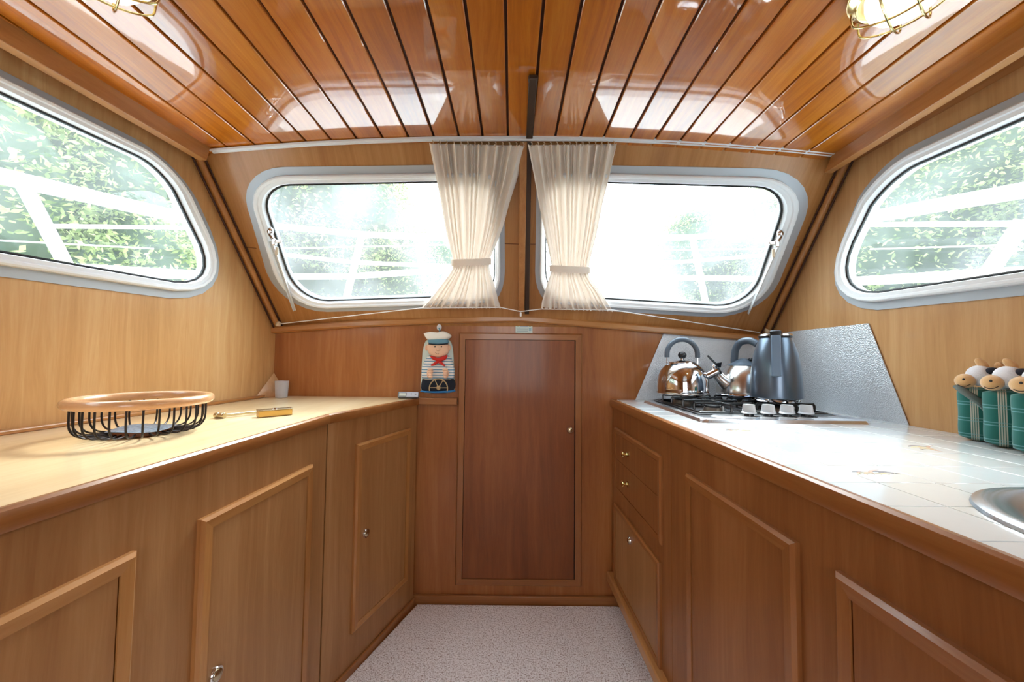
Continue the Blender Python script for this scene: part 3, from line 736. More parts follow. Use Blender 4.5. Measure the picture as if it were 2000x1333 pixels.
# painted motifs on three tiles (thin glaze lines)
MOT = [plain('motif_brown', (196,164,146), .2), plain('motif_yellow', (220,206,170), .2), plain('motif_grey', (150,146,150), .2)]
def motif(cx, cy, s, parent):
    random.seed(int(cx*1000)); 
    for k in range(9):
        a = random.uniform(-.4, .4) + (0 if k % 3 else PI*.3); L_ = random.uniform(.25, .6)*s; w = random.uniform(.025, .07)*s
        x, y = cx + random.uniform(-.3, .3)*s, cy + random.uniform(-.18, .18)*s; pts = []
        for t in range(13):
            q = -1 + t/6; pts.append(V((x + math.cos(a)*q*L_/2 - math.sin(a)*(.15*L_*(1-q*q) + w*(1-q*q)), y + math.sin(a)*q*L_/2 + math.cos(a)*(.15*L_*(1-q*q) + w*(1-q*q)), ZC+.0001)))
        for t in range(11, 0, -1):
            q = -1 + t/6; pts.append(V((x + math.cos(a)*q*L_/2 - math.sin(a)*(.15*L_*(1-q*q) - w*(1-q*q)*.3), y + math.sin(a)*q*L_/2 + math.cos(a)*(.15*L_*(1-q*q) - w*(1-q*q)*.3), ZC+.0001)))
        MB().prism(pts, (0,0,.0002+.00005*k)).build('painted_stroke', MOT[k % 3], parent)
for cx, cy in ((X0+PIT*.45, Y0+PIT*2.5), (X0+PIT*3.6, Y0+PIT*4.5), (X0+PIT*.4, Y0+PIT*6.5)): motif(cx, cy, .085, counter)

# sink ----------------------------------------------------------------------
sink = thing('sink', 'round stainless steel sink set in the white tiles at the right edge', 'sink', (SINK_C.x, SINK_C.y, ZC))
m = MB().lathe([(SINK_R, .0), (SINK_R-.002, .004), (SINK_R-.010, .007), (SINK_R-.022, .006), (SINK_R-.045, .0), (SINK_R-.052, -.004)], (SINK_C.x, SINK_C.y, ZC+.0005), seg=72); m.build('rim', plain('brushed_sink_steel', (190,196,204), .24, 1), sink, smooth=True)
m = MB().lathe([(SINK_R-.052, -.004), (SINK_R-.056, -.012), (SINK_R-.060, -.10), (SINK_R-.075, -.128), (SINK_R-.11, -.138), (.03, -.142), (0, -.142)], (SINK_C.x, SINK_C.y, ZC+.0005), seg=72); m.build('bowl', plain('dark_bowl_steel', (90,92,96), .3, 1), sink, smooth=True)
m = MB().lathe([(.0, .004), (.02, .004), (.03, .002), (.032, 0)], (SINK_C.x, SINK_C.y, ZC-.1415), seg=30); m.build('drain', CHROME, sink, smooth=True)

# backsplashes ----------------------------------------------------------------
def hammered():
    m, nt, b = mat_new('textured_aluminium'); N = nt.nodes; L = nt.links
    b.inputs['Base Color'].default_value = srgb((212,216,222)); b.inputs['Metallic'].default_value = .6; b.inputs['Roughness'].default_value = .42
    t = N.new('ShaderNodeTexCoord'); v = N.new('ShaderNodeTexVoronoi'); v.inputs['Scale'].default_value = 230; bp = N.new('ShaderNodeBump'); bp.inputs['Strength'].default_value = .6; bp.inputs['Distance'].default_value = .003
    L.new(t.outputs['Object'], v.inputs['Vector']); L.new(v.outputs['Distance'], bp.inputs['Height']); L.new(bp.outputs[0], b.inputs['Normal']); return m
HAM = hammered()
pb = [PY(1298, 646, YB-.003), V((1.235, YB-.003, PY(1500, 657, YB-.003).z)), V((1.235, YB-.003, ZC)), V((PY(1241, 779, YB-.003).x, YB-.003, ZC))]
tag(MB().prism(pb, (0, -.002, 0)).build('splashback', HAM), 'textured metal splashback on the bulkhead behind the kettles', 'splashback', 'metal splashbacks round the hob')
q1, q2 = PR(1697, 632, .003), PR(1776, 830, .003)
pr_ = [V((RWX-.003, YB-.006, PR(1520,651,.003).z)), q1, V((RWX-.003, q2.y, ZC)), V((RWX-.003, YB-.006, ZC))]
tag(MB().prism(pr_, (-.002, 0, 0)).build('splashback', HAM), 'textured metal splashback on the right wall with a slanted end', 'splashback', 'metal splashbacks round the hob')

# hob -------------------------------------------------------------------------
hx0, hx1, hy0, hy1 = HOB
hob = thing('gas_hob', 'four burner stainless gas hob set into the white tiles', 'hob', ((hx0+hx1)/2, (hy0+hy1)/2, ZC))
m = MB(); 
def rrect(x0, y0, x1, y1, r, z, k=5):
    out = []
    for cx, cy, a0 in ((x1-r, y1-r, 0), (x0+r, y1-r, 90), (x0+r, y0+r, 180), (x1-r, y0+r, 270)):
        for i in range(k+1): a = math.radians(a0 + 90*i/k); out.append(V((cx + r*math.cos(a), cy + r*math.sin(a), z)))
    return out
def loft(loops, m=None, capb=False, capt=False):
    m = m or MB(); n = len(loops[0]); k = len(m.v)
    for lp in loops: m.v += [V(p) for p in lp]
    for i in range(len(loops)-1):
        for j in range(n): m.f.append([k+i*n+j, k+i*n+(j+1)%n, k+(i+1)*n+(j+1)%n, k+(i+1)*n+j])
    if capb: m.f.append([k+j for j in range(n)][::-1])
    if capt: m.f.append([k+(len(loops)-1)*n+j for j in range(n)])
    return m
z = ZC
HOBS = plain('hob_steel', (206,206,210), .2, .9)
fy = hy0 + .085       # control panel depth
loft([rrect(hx0, hy0, hx1, hy1, .02, z), rrect(hx0+.004, hy0+.004, hx1-.004, hy1-.004, .02, z+.010), rrect(hx0+.014, hy0+.014, hx1-.014, hy1-.014, .02, z+.013),
      rrect(hx0+.030, fy, hx1-.030, hy1-.022, .014, z+.012), rrect(hx0+.036, fy+.006, hx1-.036, hy1-.028, .012, z+.004)], capt=True).build('tray', HOBS, hob, smooth=True, angle=50)
loft([rrect(hx0+.034, fy+.003, hx1-.034, hy1-.026, .008, z+.014), rrect(hx0+.042, fy+.011, hx1-.042, hy1-.034, .006, z+.016), rrect(hx0+.046, fy+.015, hx1-.046, hy1-.038, .006, z+.006)]).build('pan_rim', BLACK, hob)
loft([rrect(hx0+.06, hy0+.012, hx1-.06, fy-.004, .02, z+.012), rrect(hx0+.066, hy0+.020, hx1-.066, fy-.012, .018, z+.0155)], capt=True).build('control_panel', plain('hob_panel', (214,214,216), .22, .8), hob, smooth=True, angle=30)
burn = [(.735, 1.375, .030), (.735, 1.610, .040), (.992, 1.395, .046), (.992, 1.610, .034)]
for bx, by, br in burn:
    m = MB().lathe([(br+.014, .004), (br+.010, .010), (br+.002, .011), (br, .020), (br-.002, .024), (0, .024)], (bx, by, z), seg=32); b_ = m.build('burner', plain('burner_alloy', (120,112,104), .4, .8), hob, smooth=True, angle=40)
    m = MB().lathe([(br-.004, .024), (br-.003, .031), (br-.009, .033), (0, .033)], (bx, by, z), seg=32); m.build('burner_cap', BLACK, b_, smooth=True, angle=40)
    m = MB().tube([(bx+br+.008, by, z+.006), (bx+br+.008, by, z+.026)], .003, 8); m.build('igniter', WHITE, b_)
GZ = ZC + .046
for gx0, gx1 in ((hx0+.050, (hx0+hx1)/2-.006), ((hx0+hx1)/2+.006, hx1-.050)):
    m = MB(); r = .0042; gy0, gy1 = fy+.022, hy1-.045
    zf = z+.016
    m.tube([V(p) for p in rrect(gx0, gy0, gx1, gy1, .008, zf)], r, 8, closed=True)
    for yy in (gy0+.055, (gy0+gy1)/2-.05, (gy0+gy1)/2+.05, gy1-.05):
        pts = [(gx0+.004, yy, zf), (gx0+.004, yy, GZ-.010), (gx0+.008, yy, GZ-.003), (gx0+.016, yy, GZ-r), (gx1-.016, yy, GZ-r), (gx1-.008, yy, GZ-.003), (gx1-.004, yy, GZ-.010), (gx1-.004, yy, zf)]
        m.tube(pts, r, 8)
    cx = (gx0+gx1)/2
    for y0_, y1_ in ((gy0, (gy0+gy1)/2-.012), ((gy0+gy1)/2+.012, gy1)):
        pts = [(cx, y0_, zf), (cx, y0_, GZ-.010), (cx, y0_+.004, GZ-.003), (cx, y0_+.012, GZ-r), (cx, y1_-.012, GZ-r), (cx, y1_-.004, GZ-.003), (cx, y1_, GZ-.010), (cx, y1_, zf)]
        m.tube(pts, r, 8)
    m.build('pan_support', BLACK, hob, smooth=True)
for px in (1461, 1498.5, 1535, 1572):
    p = PZ(px, 801, z+.028); x = p.x; y = hy0+.052; zz = z+.0155
    x = (px-1000)/F*(y) *1.0
    m = MB().lathe([(.014, 0), (.014, .008), (0, .008)], (x, y, zz), seg=24); kb = m.build('control_knob', DKPL, hob)
    m = MB().lathe([(.021, .008), (.0225, .010), (.020, .014), (.0175, .034), (.0160, .0365), (0, .0365)], (x, y, zz), seg=32)
    for vtx in m.v:
        if vtx.z > zz+.012:      # pinch the front-left of the cap to a grip
            dx, dy = vtx.x-x, vtx.y-y; q = (-dx*.8 - dy*.6)
            if q > .004: vtx.x += .8*(q-.004)*.75; vtx.y += .6*(q-.004)*.75
    m.build('grip', KNOBP, kb, smooth=True, angle=50)
    m = MB().tube([(x+.004, y-.010, zz+.001), (x+.018, y-.020, zz+.001), (x+.024, y-.016, zz+.001)], .0016, 6); m.build('dial_mark', DKPL, hob)

# ================================================================== KETTLES
kz = GZ
k1 = thing('whistling_kettle', 'shiny round steel kettle with a grey arched handle on the back left burner', 'kettle', (.737, 1.62, kz))
k1['group'] = 'steel kettles on the hob'
c = (.737, 1.62, kz)
m = MB().lathe([(0, 0), (.098, 0), (.103, .003), (.104, .010), (.1035, .030), (.102, .055), (.097, .080), (.088, .102), (.074, .120), (.058, .133), (.040, .139)], c, seg=64); m.build('body', STEEL, k1, smooth=True)
m = MB().lathe([(.104, .003), (.1055, .007), (.104, .012)], c, seg=64); m.build('base_band', BRUSH, k1, smooth=True)
m = MB().lathe([(.056, .132), (.054, .137), (.040, .143), (.018, .1465), (.006, .147), (.006, .156), (.011, .157), (.011, .160), (0, .160)], c, seg=48); m.build('lid', STEEL, k1, smooth=True)
m = MB().ball((c[0], c[1], kz+.168), (.0175, .0175, .0155)); m.build('lid_knob', DKPL, k1, smooth=True)
hp = []
for i in range(21):
    t = i/20; a = PI*(1-t); hp.append(V((c[0] + .066*math.cos(a), c[1] + .0, kz + .172 + .064*math.sin(a))))
m = MB().tube([V((hp[0].x, hp[0].y, kz+.158))] + hp + [V((hp[-1].x, hp[-1].y, kz+.158))], .0105, 14); m.build('handle', GREYH, k1, smooth=True)
m = MB()
for s in (-1, 1): m.tube([(c[0]+s*.066, c[1], kz+.160), (c[0]+s*.067, c[1]-.002, kz+.140), (c[0]+s*.066, c[1], kz+.122)], .0018, 8); m.ball((c[0]+s*.0665, c[1], kz+.138), .0034, 10, 8)
m.build('handle_bracket', CHROME, k1, smooth=True)
sp0, sp1 = V((c[0]+.086, c[1]-.045, kz+.083)), V((c[0]+.122, c[1]-.062, kz+.106))
m = MB().tube([sp0 - (sp1-sp0)*.5, sp0, sp0.lerp(sp1, .02), sp1], [.016, .015, .0165, .0165], 20); m.build('spout', STEEL, k1, smooth=True, angle=40)
m = MB(); d = (sp1-sp0).normalized(); m.tube([sp1 - d*.002, sp1 + d*.006], .0185, 20); m.hull([sp1 + V((-.006,0,.010)), sp1+V((.010,0,.012)), sp1+V((.012,-.004,.034)), sp1+V((-.012,-.004,.030)), sp1+V((-.026,0,.024)), sp1+V((-.01,.01,.02)), sp1+V((.01,.01,.02)), sp1+V((.016,.006,.034))]); m.build('whistle', DKPL, k1, smooth=True, angle=40)
m = MB().tube([sp1+V((-.012,0,.028)), sp1+V((-.040,.01,.062))], [.0075,.0065], 8, flat=.6); m.build('thumb_lever', DKPL, k1, smooth=True, angle=50)
m = MB().ball(sp1+V((-.020,-.004,.017)), (.009,.007,.009)); m.build('lever_rivet', CHROME, k1, smooth=True)

c = (1.000, 1.615, kz)
k2 = thing('whistling_kettle', 'brushed steel kettle with a dark lid, behind the tall jug kettle', 'kettle', c, 'steel kettles on the hob')
m = MB().lathe([(0, 0), (.100, 0), (.108, .003), (.109, .008), (.107, .030), (.102, .055), (.093, .080), (.079, .104), (.062, .123), (.056, .128)], c, seg=64); m.build('body', BRUSH, k2, smooth=True)
m = MB().lathe([(.108, .002), (.111, .005), (.109, .010)], c, seg=64); m.build('base_band', STEEL, k2, smooth=True)
m = MB().lathe([(.060, .126), (.058, .131), (.040, .140), (.018, .154), (.012, .157), (0, .158)], c, seg=48); m.build('lid', GREYH, k2, smooth=True)
m = MB().cbox((c[0]+.014, c[1]-.03, kz+.153), (.022, .018, .012), ch=.004); m.build('lid_button', DKPL, k2)
hp = [V((c[0]-.020, c[1]+.035, kz+.115)), V((c[0]-.022, c[1]+.030, kz+.160)), V((c[0]-.020, c[1]+.022, kz+.200)), V((c[0]-.010, c[1]+.000, kz+.228)), V((c[0]+.010, c[1]-.030, kz+.232)), V((c[0]+.024, c[1]-.055, kz+.216))]
def smooth_pts(P, k=5):
    out = []; n = len(P)
    for i in range(n-1):
        p0, p1, p2, p3 = P[max(i-1,0)], P[i], P[i+1], P[min(i+2,n-1)]
        for j in range(k):
            t = j/k; out.append(.5*((2*p1) + (p2-p0)*t + (2*p0-5*p1+4*p2-p3)*t*t + (3*p1-p0-3*p2+p3)*t**3))
    out.append(P[-1]); return out
m = MB().tube(smooth_pts(hp), .0145, 18); m.build('handle', GREYH, k2, smooth=True, angle=50)
s0, s1 = V((c[0]-.085, c[1]-.02, kz+.045)), V((c[0]-.128, c[1]+.0, kz+.118))
m = MB().tube(smooth_pts([s0, s0.lerp(s1,.5)+V((-.006,0,-.006)), s1]), [.030-.0015*i for i in range(11)], 20); m.build('spout', BRUSH, k2, smooth=True)
m = MB().tube([s1+V((.004,0,.004)), s1+V((.020,-.01,-.030))], [.006,.009], 8, flat=.5); m.build('spout_flap', DKPL, k2, smooth=True, angle=50)

c = V((.982, 1.395, kz))
def smoky():
    m, nt, b = mat_new('smoky_blue_jug'); b.inputs['Base Color'].default_value = srgb((92,106,122)); b.inputs['Roughness'].default_value = .3; b.inputs['Metallic'].default_value = .75
    b.inputs['Coat Weight'].default_value = .3; return m
SMOKE = smoky()
k3 = thing('jug_kettle', 'tall blue grey jug kettle with its flat handle facing the aisle', 'kettle', c)
m = MB().lathe([(0, .012), (.074, .012), (.0825, .014), (.0830, .020), (.0815, .055), (.0795, .095), (.076, .135), (.069, .175), (.059, .210), (.050, .232), (.048, .236)], c, seg=64); m.build('body', SMOKE, k3, smooth=True)
m = MB().lathe([(0, 0), (.066, 0), (.070, .004), (.072, .011), (0, .0115)], c, seg=48); m.build('base', CHROME, k3, smooth=True, angle=40)
m = MB().lathe([(.050, .234), (.053, .236), (.053, .240), (.050, .240)], c, seg=48); m.build('collar', DKPL, k3, smooth=True)
m = MB().lathe([(.0, .252), (.040, .252), (.053, .247), (.055, .241), (.052, .240)], c, seg=48); m.build('lid', CHROME, k3, smooth=True, angle=40)
m = MB(); R = Matrix.Rotation(math.radians(-35), 3, 'Z'); hd = V((-.58, -.82, 0)).normalized(); sd = V((.82, -.58, 0))
hd = V((-.56,-.83,0)).normalized(); sd = V((-hd.y, hd.x, 0))
secs = [(.045, .250, .016, .010), (.068, .246, .015, .011), (.080, .228, .0145, .010), (.086, .190, .0140, .009), (.093, .140, .0140, .009), (.098, .095, .0145, .009)]
loops = []
for i, (o, zz, w, t_) in enumerate(secs):
    cc = c + hd*o + V((0,0,zz)); nrm = hd if i > 1 else V((0,0,1)) if i == 0 else (hd+V((0,0,1))).normalized()
    loops.append([cc + sd*w + nrm*t_, cc - sd*w + nrm*t_, cc - sd*w - nrm*t_*.6, cc + sd*w - nrm*t_*.6])
loft(loops, capb=True, capt=True).build('handle', plain('jug_handle_grey', (104,122,142), .28), k3, bevel=.003)
m = MB(); cc = c + hd*.066 + V((0,0,.248)); m.hull([cc + sd*a_*.017 + hd*b_*.016 + V((0,0,z_*.012)) for a_ in (-1,1) for b_ in (-1,1) for z_ in (-1,.7)] + [cc + sd*a_*.011 + hd*.018 + V((0,0,-.020)) for a_ in (-1,1)]); m.build('lid_button', BLACK, k3, bevel=.002)
for a_ in (-1, 1):
    MB().ball(c + V((a_*.055, -.035, .008)), (.010, .010, .009)).build('foot', CHROME, k3, smooth=True)

# ================================================================== CURTAINS
def build_curtain(name, label, rows, seed, tie_i, group):
    """rows: (y_px, left_px, right_px, fold amplitude); cloth hangs just before the windscreen panel"""
    random.seed(seed); NF = 12; NU = 260; NV = 70
    ph = [random.uniform(-.5, .5) for _ in range(NF+2)]; am = [random.uniform(.6, 1.3) for _ in range(NF+2)]
    def interp(t):
        x = t*(len(rows)-1); i = min(int(x), len(rows)-2); f = x-i
        p0, p1, p2, p3 = rows[max(i-1,0)], rows[i], rows[i+1], rows[min(i+2,len(rows)-1)]
        return [.5*((2*b) + (c-a)*f + (2*a-5*b+4*c-d)*f*f + (3*b-a-3*c+d)*f**3) for a,b,c,d in zip(p0,p1,p2,p3)]
    P_, loc = [], None
    cu = thing(name, label, 'curtain', PW(rows[0][1], rows[0][0]), group)
    m = MB()
    for v in range(NV+1):
        t = v/NV; yp, xl, xr, A, off, slope = interp(t)
        for u in range(NU+1):
            s = u/NU; q = s*NF; i = int(min(q, NF-1)); f = q-i
            w = math.sin(2*PI*(q + .22*math.sin(q*1.7+seed)))*am[i]*(1-f) + math.sin(2*PI*(q + .22*math.sin(q*1.7+seed)))*am[i+1]*f
            w2 = math.sin(2*PI*q*2.3 + seed + t*4)*.18
            xx = xl + (xr-xl)*(s + .010*math.cos(2*PI*q)*(1 if 0 < u < NU else 0))
            yy = yp + slope*(s-.5) + (6*abs(math.sin(PI*q*1.0)) if v == 0 else 0) + (2.0*math.sin(q*9.1) if v == NV else 0)
            m.v.append(PW(xx, yy, off + 1.75*A*w))
    n = NU+1
    for v in range(NV):
        for u in range(NU): m.f.append([v*n+u, v*n+u+1, (v+1)*n+u+1, (v+1)*n+u])
    cloth = m.build('cloth', CURTAIN, cu, smooth=True, angle=180)
    yp, xl, xr, A, off, slope = rows[tie_i]
    m = MB(); K = 30; A0 = []
    for k in range(2*K):
        s = k/K if k < K else (2*K-k)/K; sidef = 1 if k < K else -1
        bul = .030*math.sqrt(max(0, 1-(2*s-1)**2))*sidef
        A0.append((xl-4 + (xr-xl+8)*s, yp + slope*(s-.5), off + bul))
    lo_, hi_ = [], []
    for x, y, o in A0: hi_.append(PW(x, y-6, o)); lo_.append(PW(x, y+7, o))
    loft([hi_, lo_], m); m.build('tieback', CURTAIN, cu, smooth=True, angle=180)
    # hooks and header tape loops
    m = MB(); yp, xl, xr, A, off, slope = rows[0]
    for k in range(14):
        x = xl + (xr-xl)*(k+.5)/14; p = PW(x, yp+slope*((k+.5)/14-.5)+5, off); q = PW(x, yp+slope*((k+.5)/14-.5)-4, .026)
        m.tube(smooth_pts([p, p.lerp(q,.5)+V((.004,-.006,0)), q], 3), .0018, 6)
    m.build('hooks', plain('beige_hook', (206,178,150), .5), cu, smooth=True)
    return cu
rl = [(281,838,1028,.009,.030,4), (302,842,1022,.010,.030,3), (350,852,1009,.011,.034,2), (395,861,995,.010,.036,0), (440,869,983,.0085,.038,-2), (480,878,968,.007,.038,-3), (512,885,956,.0045,.036,-3), (530,880,957,.006,.036,-2), (560,858,966,.008,.034,0), (585,838,972,.009,.030,0), (601,823,977,.009,.026,0)]
rr_ = [(281,1031,1204,.009,.030,-2), (302,1035,1199,.010,.030,-2), (350,1044,1188,.011,.034,0), (400,1053,1176,.010,.036,0), (450,1063,1166,.0085,.038,2), (495,1072,1155,.007,.038,3), (526,1077,1149,.0045,.036,4), (543,1073,1153,.006,.036,4), (568,1065,1172,.008,.034,4), (590,1059,1186,.009,.030,4), (605,1057,1196,.009,.026,6)]
build_curtain('curtain', 'cream tied curtain left of the dark centre strip', rl, 3, 6, 'cream curtains at the front windows')
build_curtain('curtain', 'cream tied curtain right of the dark centre strip', rr_, 8, 6, 'cream curtains at the front windows')
# lower curtain wire with its ends
wire = thing('curtain_wire', 'thin white curtain wire stretched under the front windows', 'wire', PW(1017, 610, .03))
wp = [PW(547,633,.03), PW(822,602,.035), PW(978,601,.035), PW(1017,609,.035), PW(1057,604,.035), PW(1197,606,.035), PW(1484,650,.03)]
m = MB()
for a, b in zip(wp[:-1], wp[1:]): m.tube([a, b], .0022, 8)
m.build('wire', WHITE, wire, smooth=True)
m = MB(); p = PW(1017,612,.035); m.cbox(p + V((0,.004,-.006)), (.009,.008,.020), ch=.002); m.build('centre_hook', WHITE, wire)
CREAM = plain('cream_plastic', (214,196,168), .45)
for x, y in ((545,632), (1497,645)):
    p = PW(x, y, .012); MB().lathe([(0,-.012),(.010,-.012),(.012,-.008),(.012,.006),(.009,.011),(0,.012)], p + WS_N*.006, (0,.2,1), 20).build('end_holder', CREAM, wire, smooth=True, angle=40)

# ================================================================== STICKER
p0, p1 = PY(1007, 627, YB-.0005), PY(1040, 650, YB-.0005)
st = thing('warning_sticker', 'small pale printed warning label above the bulkhead door', 'sticker', p0)
zb_ = dtl.z + .0015
def srect(x0, x1, za, zb, y, mat, name): 
    xa, xb = p0.x + (p1.x-p0.x)*x0, p0.x + (p1.x-p0.x)*x1; h = p0.z - zb_
    return MB().box((xa, y-.0002, p0.z-h*zb), (xb, y, p0.z-h*za)).build(name, mat, st)
MB().box((p0.x, YB-.0012, zb_), (p1.x, YB, p0.z)).build('paper', plain('sticker_paper', (206,222,218), .4), st, bevel=.0006)
INK = plain('navy_ink', (84,112,136), .5); INKP = plain('blue_ink', (110,130,178), .5); INKY = plain('green_ink', (126,156,90), .5)
x = .30
for w in (.05,.06,.05,.04,.05,.06,.04): srect(x, x+w*.75, .06, .20, YB-.0013, INK, 'print_mark'); x += w
for cx in (.14, .84):
    xa = p0.x + (p1.x-p0.x)*cx; h = p0.z-zb_; MB().prism([V((xa-.005, YB-.0013, p0.z-h*.48)), V((xa+.005, YB-.0013, p0.z-h*.48)), V((xa, YB-.0013, p0.z-h*.29))], (0,-.0002,0)).build('warning_triangle', INKY, st)
srect(.26, .74, .42, .48, YB-.0013, INKP, 'print_line')
for q in (.58, .67, .76, .85): srect(.06, .75, q, q+.022, YB-.0013, INK, 'print_line')
srect(.78, .93, .58, .84, YB-.0013, plain('pale_blue_ink', (150,184,196), .5), 'print_mark')

# ================================================================== SAILOR DOLL holder
def sail(px, py, off=.02): return PY(px, py, YB-off)
sd_ = thing('sailor_doll', 'padded cloth sailor doll with striped shirt hanging on the bulkhead', 'doll', sail(856, 768, 0))
SKIN = plain('doll_skin_cloth', (238,196,164), .8, bump=.1, sheen=.3); WCL = plain('doll_white_cloth', (240,238,230), .85, bump=.2, bscale=300, sheen=.3)
RED = plain('doll_red_cloth', (204,44,36), .8, bump=.2); NAVY = plain('doll_navy_cloth', (26,32,44), .85, bump=.3); BLUE = plain('doll_blue_hem', (50,124,184), .8); BAND = plain('doll_band', (104,152,172), .8)
TEAL = plain('doll_backing_cloth', (206,222,216), .85, bump=.1); ROPE = plain('doll_rope', (190,164,122), .8); EYEM = plain('doll_eye', (20,18,18), .3)
def stripes():
    m, nt, b = mat_new('doll_striped_cloth'); N = nt.nodes; L = nt.links
    t = N.new('ShaderNodeTexCoord'); s = N.new('ShaderNodeSeparateXYZ'); mu = N.new('ShaderNodeMath'); mu.operation = 'MULTIPLY'; mu.inputs[1].default_value = 1/.0130
    fr = N.new('ShaderNodeMath'); fr.operation = 'FRACT'; g = N.new('ShaderNodeMath'); g.operation = 'GREATER_THAN'; g.inputs[1].default_value = .62
    mx_ = N.new('ShaderNodeMix'); mx_.data_type = 'RGBA'; mx_.inputs[6].default_value = srgb((238,236,230)); mx_.inputs[7].default_value = srgb((104,154,182))
    L.new(t.outputs['Object'], s.inputs[0]); L.new(s.outputs['Z'], mu.inputs[0]); L.new(mu.outputs[0], fr.inputs[0]); L.new(fr.outputs[0], g.inputs[0]); L.new(g.outputs[0], mx_.inputs[0]); L.new(mx_.outputs[2], b.inputs['Base Color']); b.inputs['Roughness'].default_value = .85; return m
STR = stripes()
def pad(name, pts, off, th, mat, parent=sd_, k=2):
    """puffed cloth pad from an outline in picture coordinates, standing off the bulkhead"""
    P = [sail(x, y, off) for x, y in pts]; P = smooth_pts(P + [P[0]], 4)[:-1]; c_ = sum(P, V())/len(P); loops = []
    for t, h in ((1, 0), (1.02, th*.35), (.95, th*.75), (.8, th*.93), (.5, th), (.05, th*1.02)):
        loops.append([c_.lerp(p, t) + V((0, -h, 0)) for p in P])
    return loft(loops, capb=True, capt=True).build(name, mat, parent, smooth=True, angle=180)
pad('backing', [(826,688),(832,668),(844,664),(868,664),(880,668),(885,690),(887,735),(886,764),(856,766),(825,764),(824,730)], .002, .010, TEAL)
pad('trousers', [(826,741),(856,739),(886,741),(886,762),(856,764),(825,762)], .010, .018, NAVY)
pad('hem', [(824,763),(856,764),(886,762),(886,766),(856,768),(824,766)], .008, .020, BLUE)
pad('shirt', [(830,706),(842,694),(872,694),(884,706),(886,740),(856,743),(826,740)], .010, .020, STR)
for s in (-1, 1):
    pad('sleeve', [(856+s*16,717),(856+s*28,712),(856+s*32,724),(856+s*30,738),(856+s*20,741),(856+s*12,735)], .024, .016, STR)
    cx = 856 + (-15.5 if s < 0 else 13.5)
    for q in range(4): MB().ball(sail(cx + (q%2)*.6, 722.5+q*4.6, .050), (.0135-.0008*q, .009, .0068), 16, 10).build('finger', SKIN, sd_, smooth=True)
    MB().ball(sail(cx+s*2, 730, .044), (.012, .008, .022), 16, 10).build('hand', SKIN, sd_, smooth=True)
pad('head', [(836,678),(840,664),(856,660),(872,664),(877,678),(876,690),(866,697),(856,698),(846,696),(838,689)], .018, .034, SKIN)
for x in (833, 877.5): MB().ball(sail(x, 680, .030), (.0075, .008, .014), 14, 10).build('ear', SKIN, sd_, smooth=True)
MB().ball(sail(855.5, 683.5, .056), (.0095, .009, .007), 14, 10).build('nose', SKIN, sd_, smooth=True)
for x in (849.5, 862): MB().ball(sail(x, 677.5, .0525), (.0034, .003, .0040), 10, 8).build('eye', EYEM, sd_, smooth=True)
MB().tube(smooth_pts([sail(850,689,.0525), sail(853,691,.0528), sail(856,692.5,.0535), sail(857,690,.0535)]), .0008, 6).build('mouth', plain('doll_mouth', (150,90,70), .8), sd_)
pad('cap_band', [(837,664),(856,661),(875,664),(874,672),(856,674),(839,672)], .030, .026, BAND)
pad('cap_peak', [(838,671.5),(856,673.0),(874,671.5),(873,673.6),(856,674.8),(839,673.6)], .034, .026, NAVY)
pad('cap', [(829,652),(842,649),(856,650),(868,648),(882,656),(875,663),(856,665),(837,664)], .026, .034, WCL)
pad('scarf', [(840,695),(848,697),(856,699),(866,697),(874,694),(871,702),(861,707),(855,706),(845,702)], .036, .014, RED)
pad('scarf_tail', [(855,704),(849,708),(842,713),(843,715),(850,714),(856,708)], .036, .012, RED)
pad('scarf_tail', [(857,704),(864,708),(869,714),(868,716),(861,712),(856,708)], .036, .012, RED)
wc = sail(856.5, 758, .030); m = MB(); pts = []
for i in range(21):
    a = -.25 + (PI+.5)*i/20; pts.append(wc + V((.043*math.cos(a), -.002, .045*math.sin(a) - .003)))
m.tube(pts, .0028, 8)
for a in (0, PI*.33, PI*.64, PI): m.tube([wc + V((0,-.002,0)), wc + V((.042*math.cos(a), -.002, .043*math.sin(a)))], .0022, 6)
m.ball(wc, (.010,.007,.011), 14, 10); m.build('wheel', ROPE, sd_, smooth=True)
hk = sail(858, 640, 0); MB().lathe([(0,.006),(.011,.006),(.012,.002),(.012,0)], hk, (0,-1,0), 24, sy=1.3).build('suction_hook', plain('clear_white_plastic', (232,236,240), .2), sd_, smooth=True, angle=40)
MB().tube(smooth_pts([sail(857,641,.010), sail(859,645,.013), sail(858,651,.014)]), .003, 8).build('hanging_loop', BAND, sd_, smooth=True)

# ================================================================== LEFT WORKTOP OBJECTS
bc = PZ(278, 848, ZC); bk = thing('wire_basket', 'round dark wire basket with a thick wooden rim on the left worktop', 'basket', (bc.x, bc.y, ZC))
bc = V((bc.x, bc.y, ZC)); R = .126; hb = .083
ta = []
for i in range(64):
    a = 2*PI*i/64; ta.append(bc + V((R*math.cos(a), R*math.sin(a), hb)))
MB().tube(ta, .0115, 16, closed=True).build('rim', W_RIM, bk, smooth=True)
for i in range(28):
    a = 2*PI*i/28 + .1; d = V((math.cos(a), math.sin(a), 0)); rr2 = R - .006
    pts = [bc + d*rr2 + V((0,0,hb-.006)), bc + d*rr2 + V((0,0,.040)), bc + d*(rr2-.003) + V((0,0,.024)), bc + d*(rr2-.012) + V((0,0,.012)), bc + d*(rr2-.028) + V((0,0,.0065)), bc + d*.058 + V((0,0,.007)), bc + d*.050 + V((0,0,.012))]
    MB().tube(smooth_pts(pts, 3), .0021, 8).build('wire', BLACKW, bk, smooth=True)
MB().lathe([(0, 0.0005), (.052, .0005), (.056, .003), (.056, .013), (0, .013)], bc, seg=40).build('base_disc', plain('basket_base_wood', (120,70,40), .5), bk, smooth=True, angle=40)
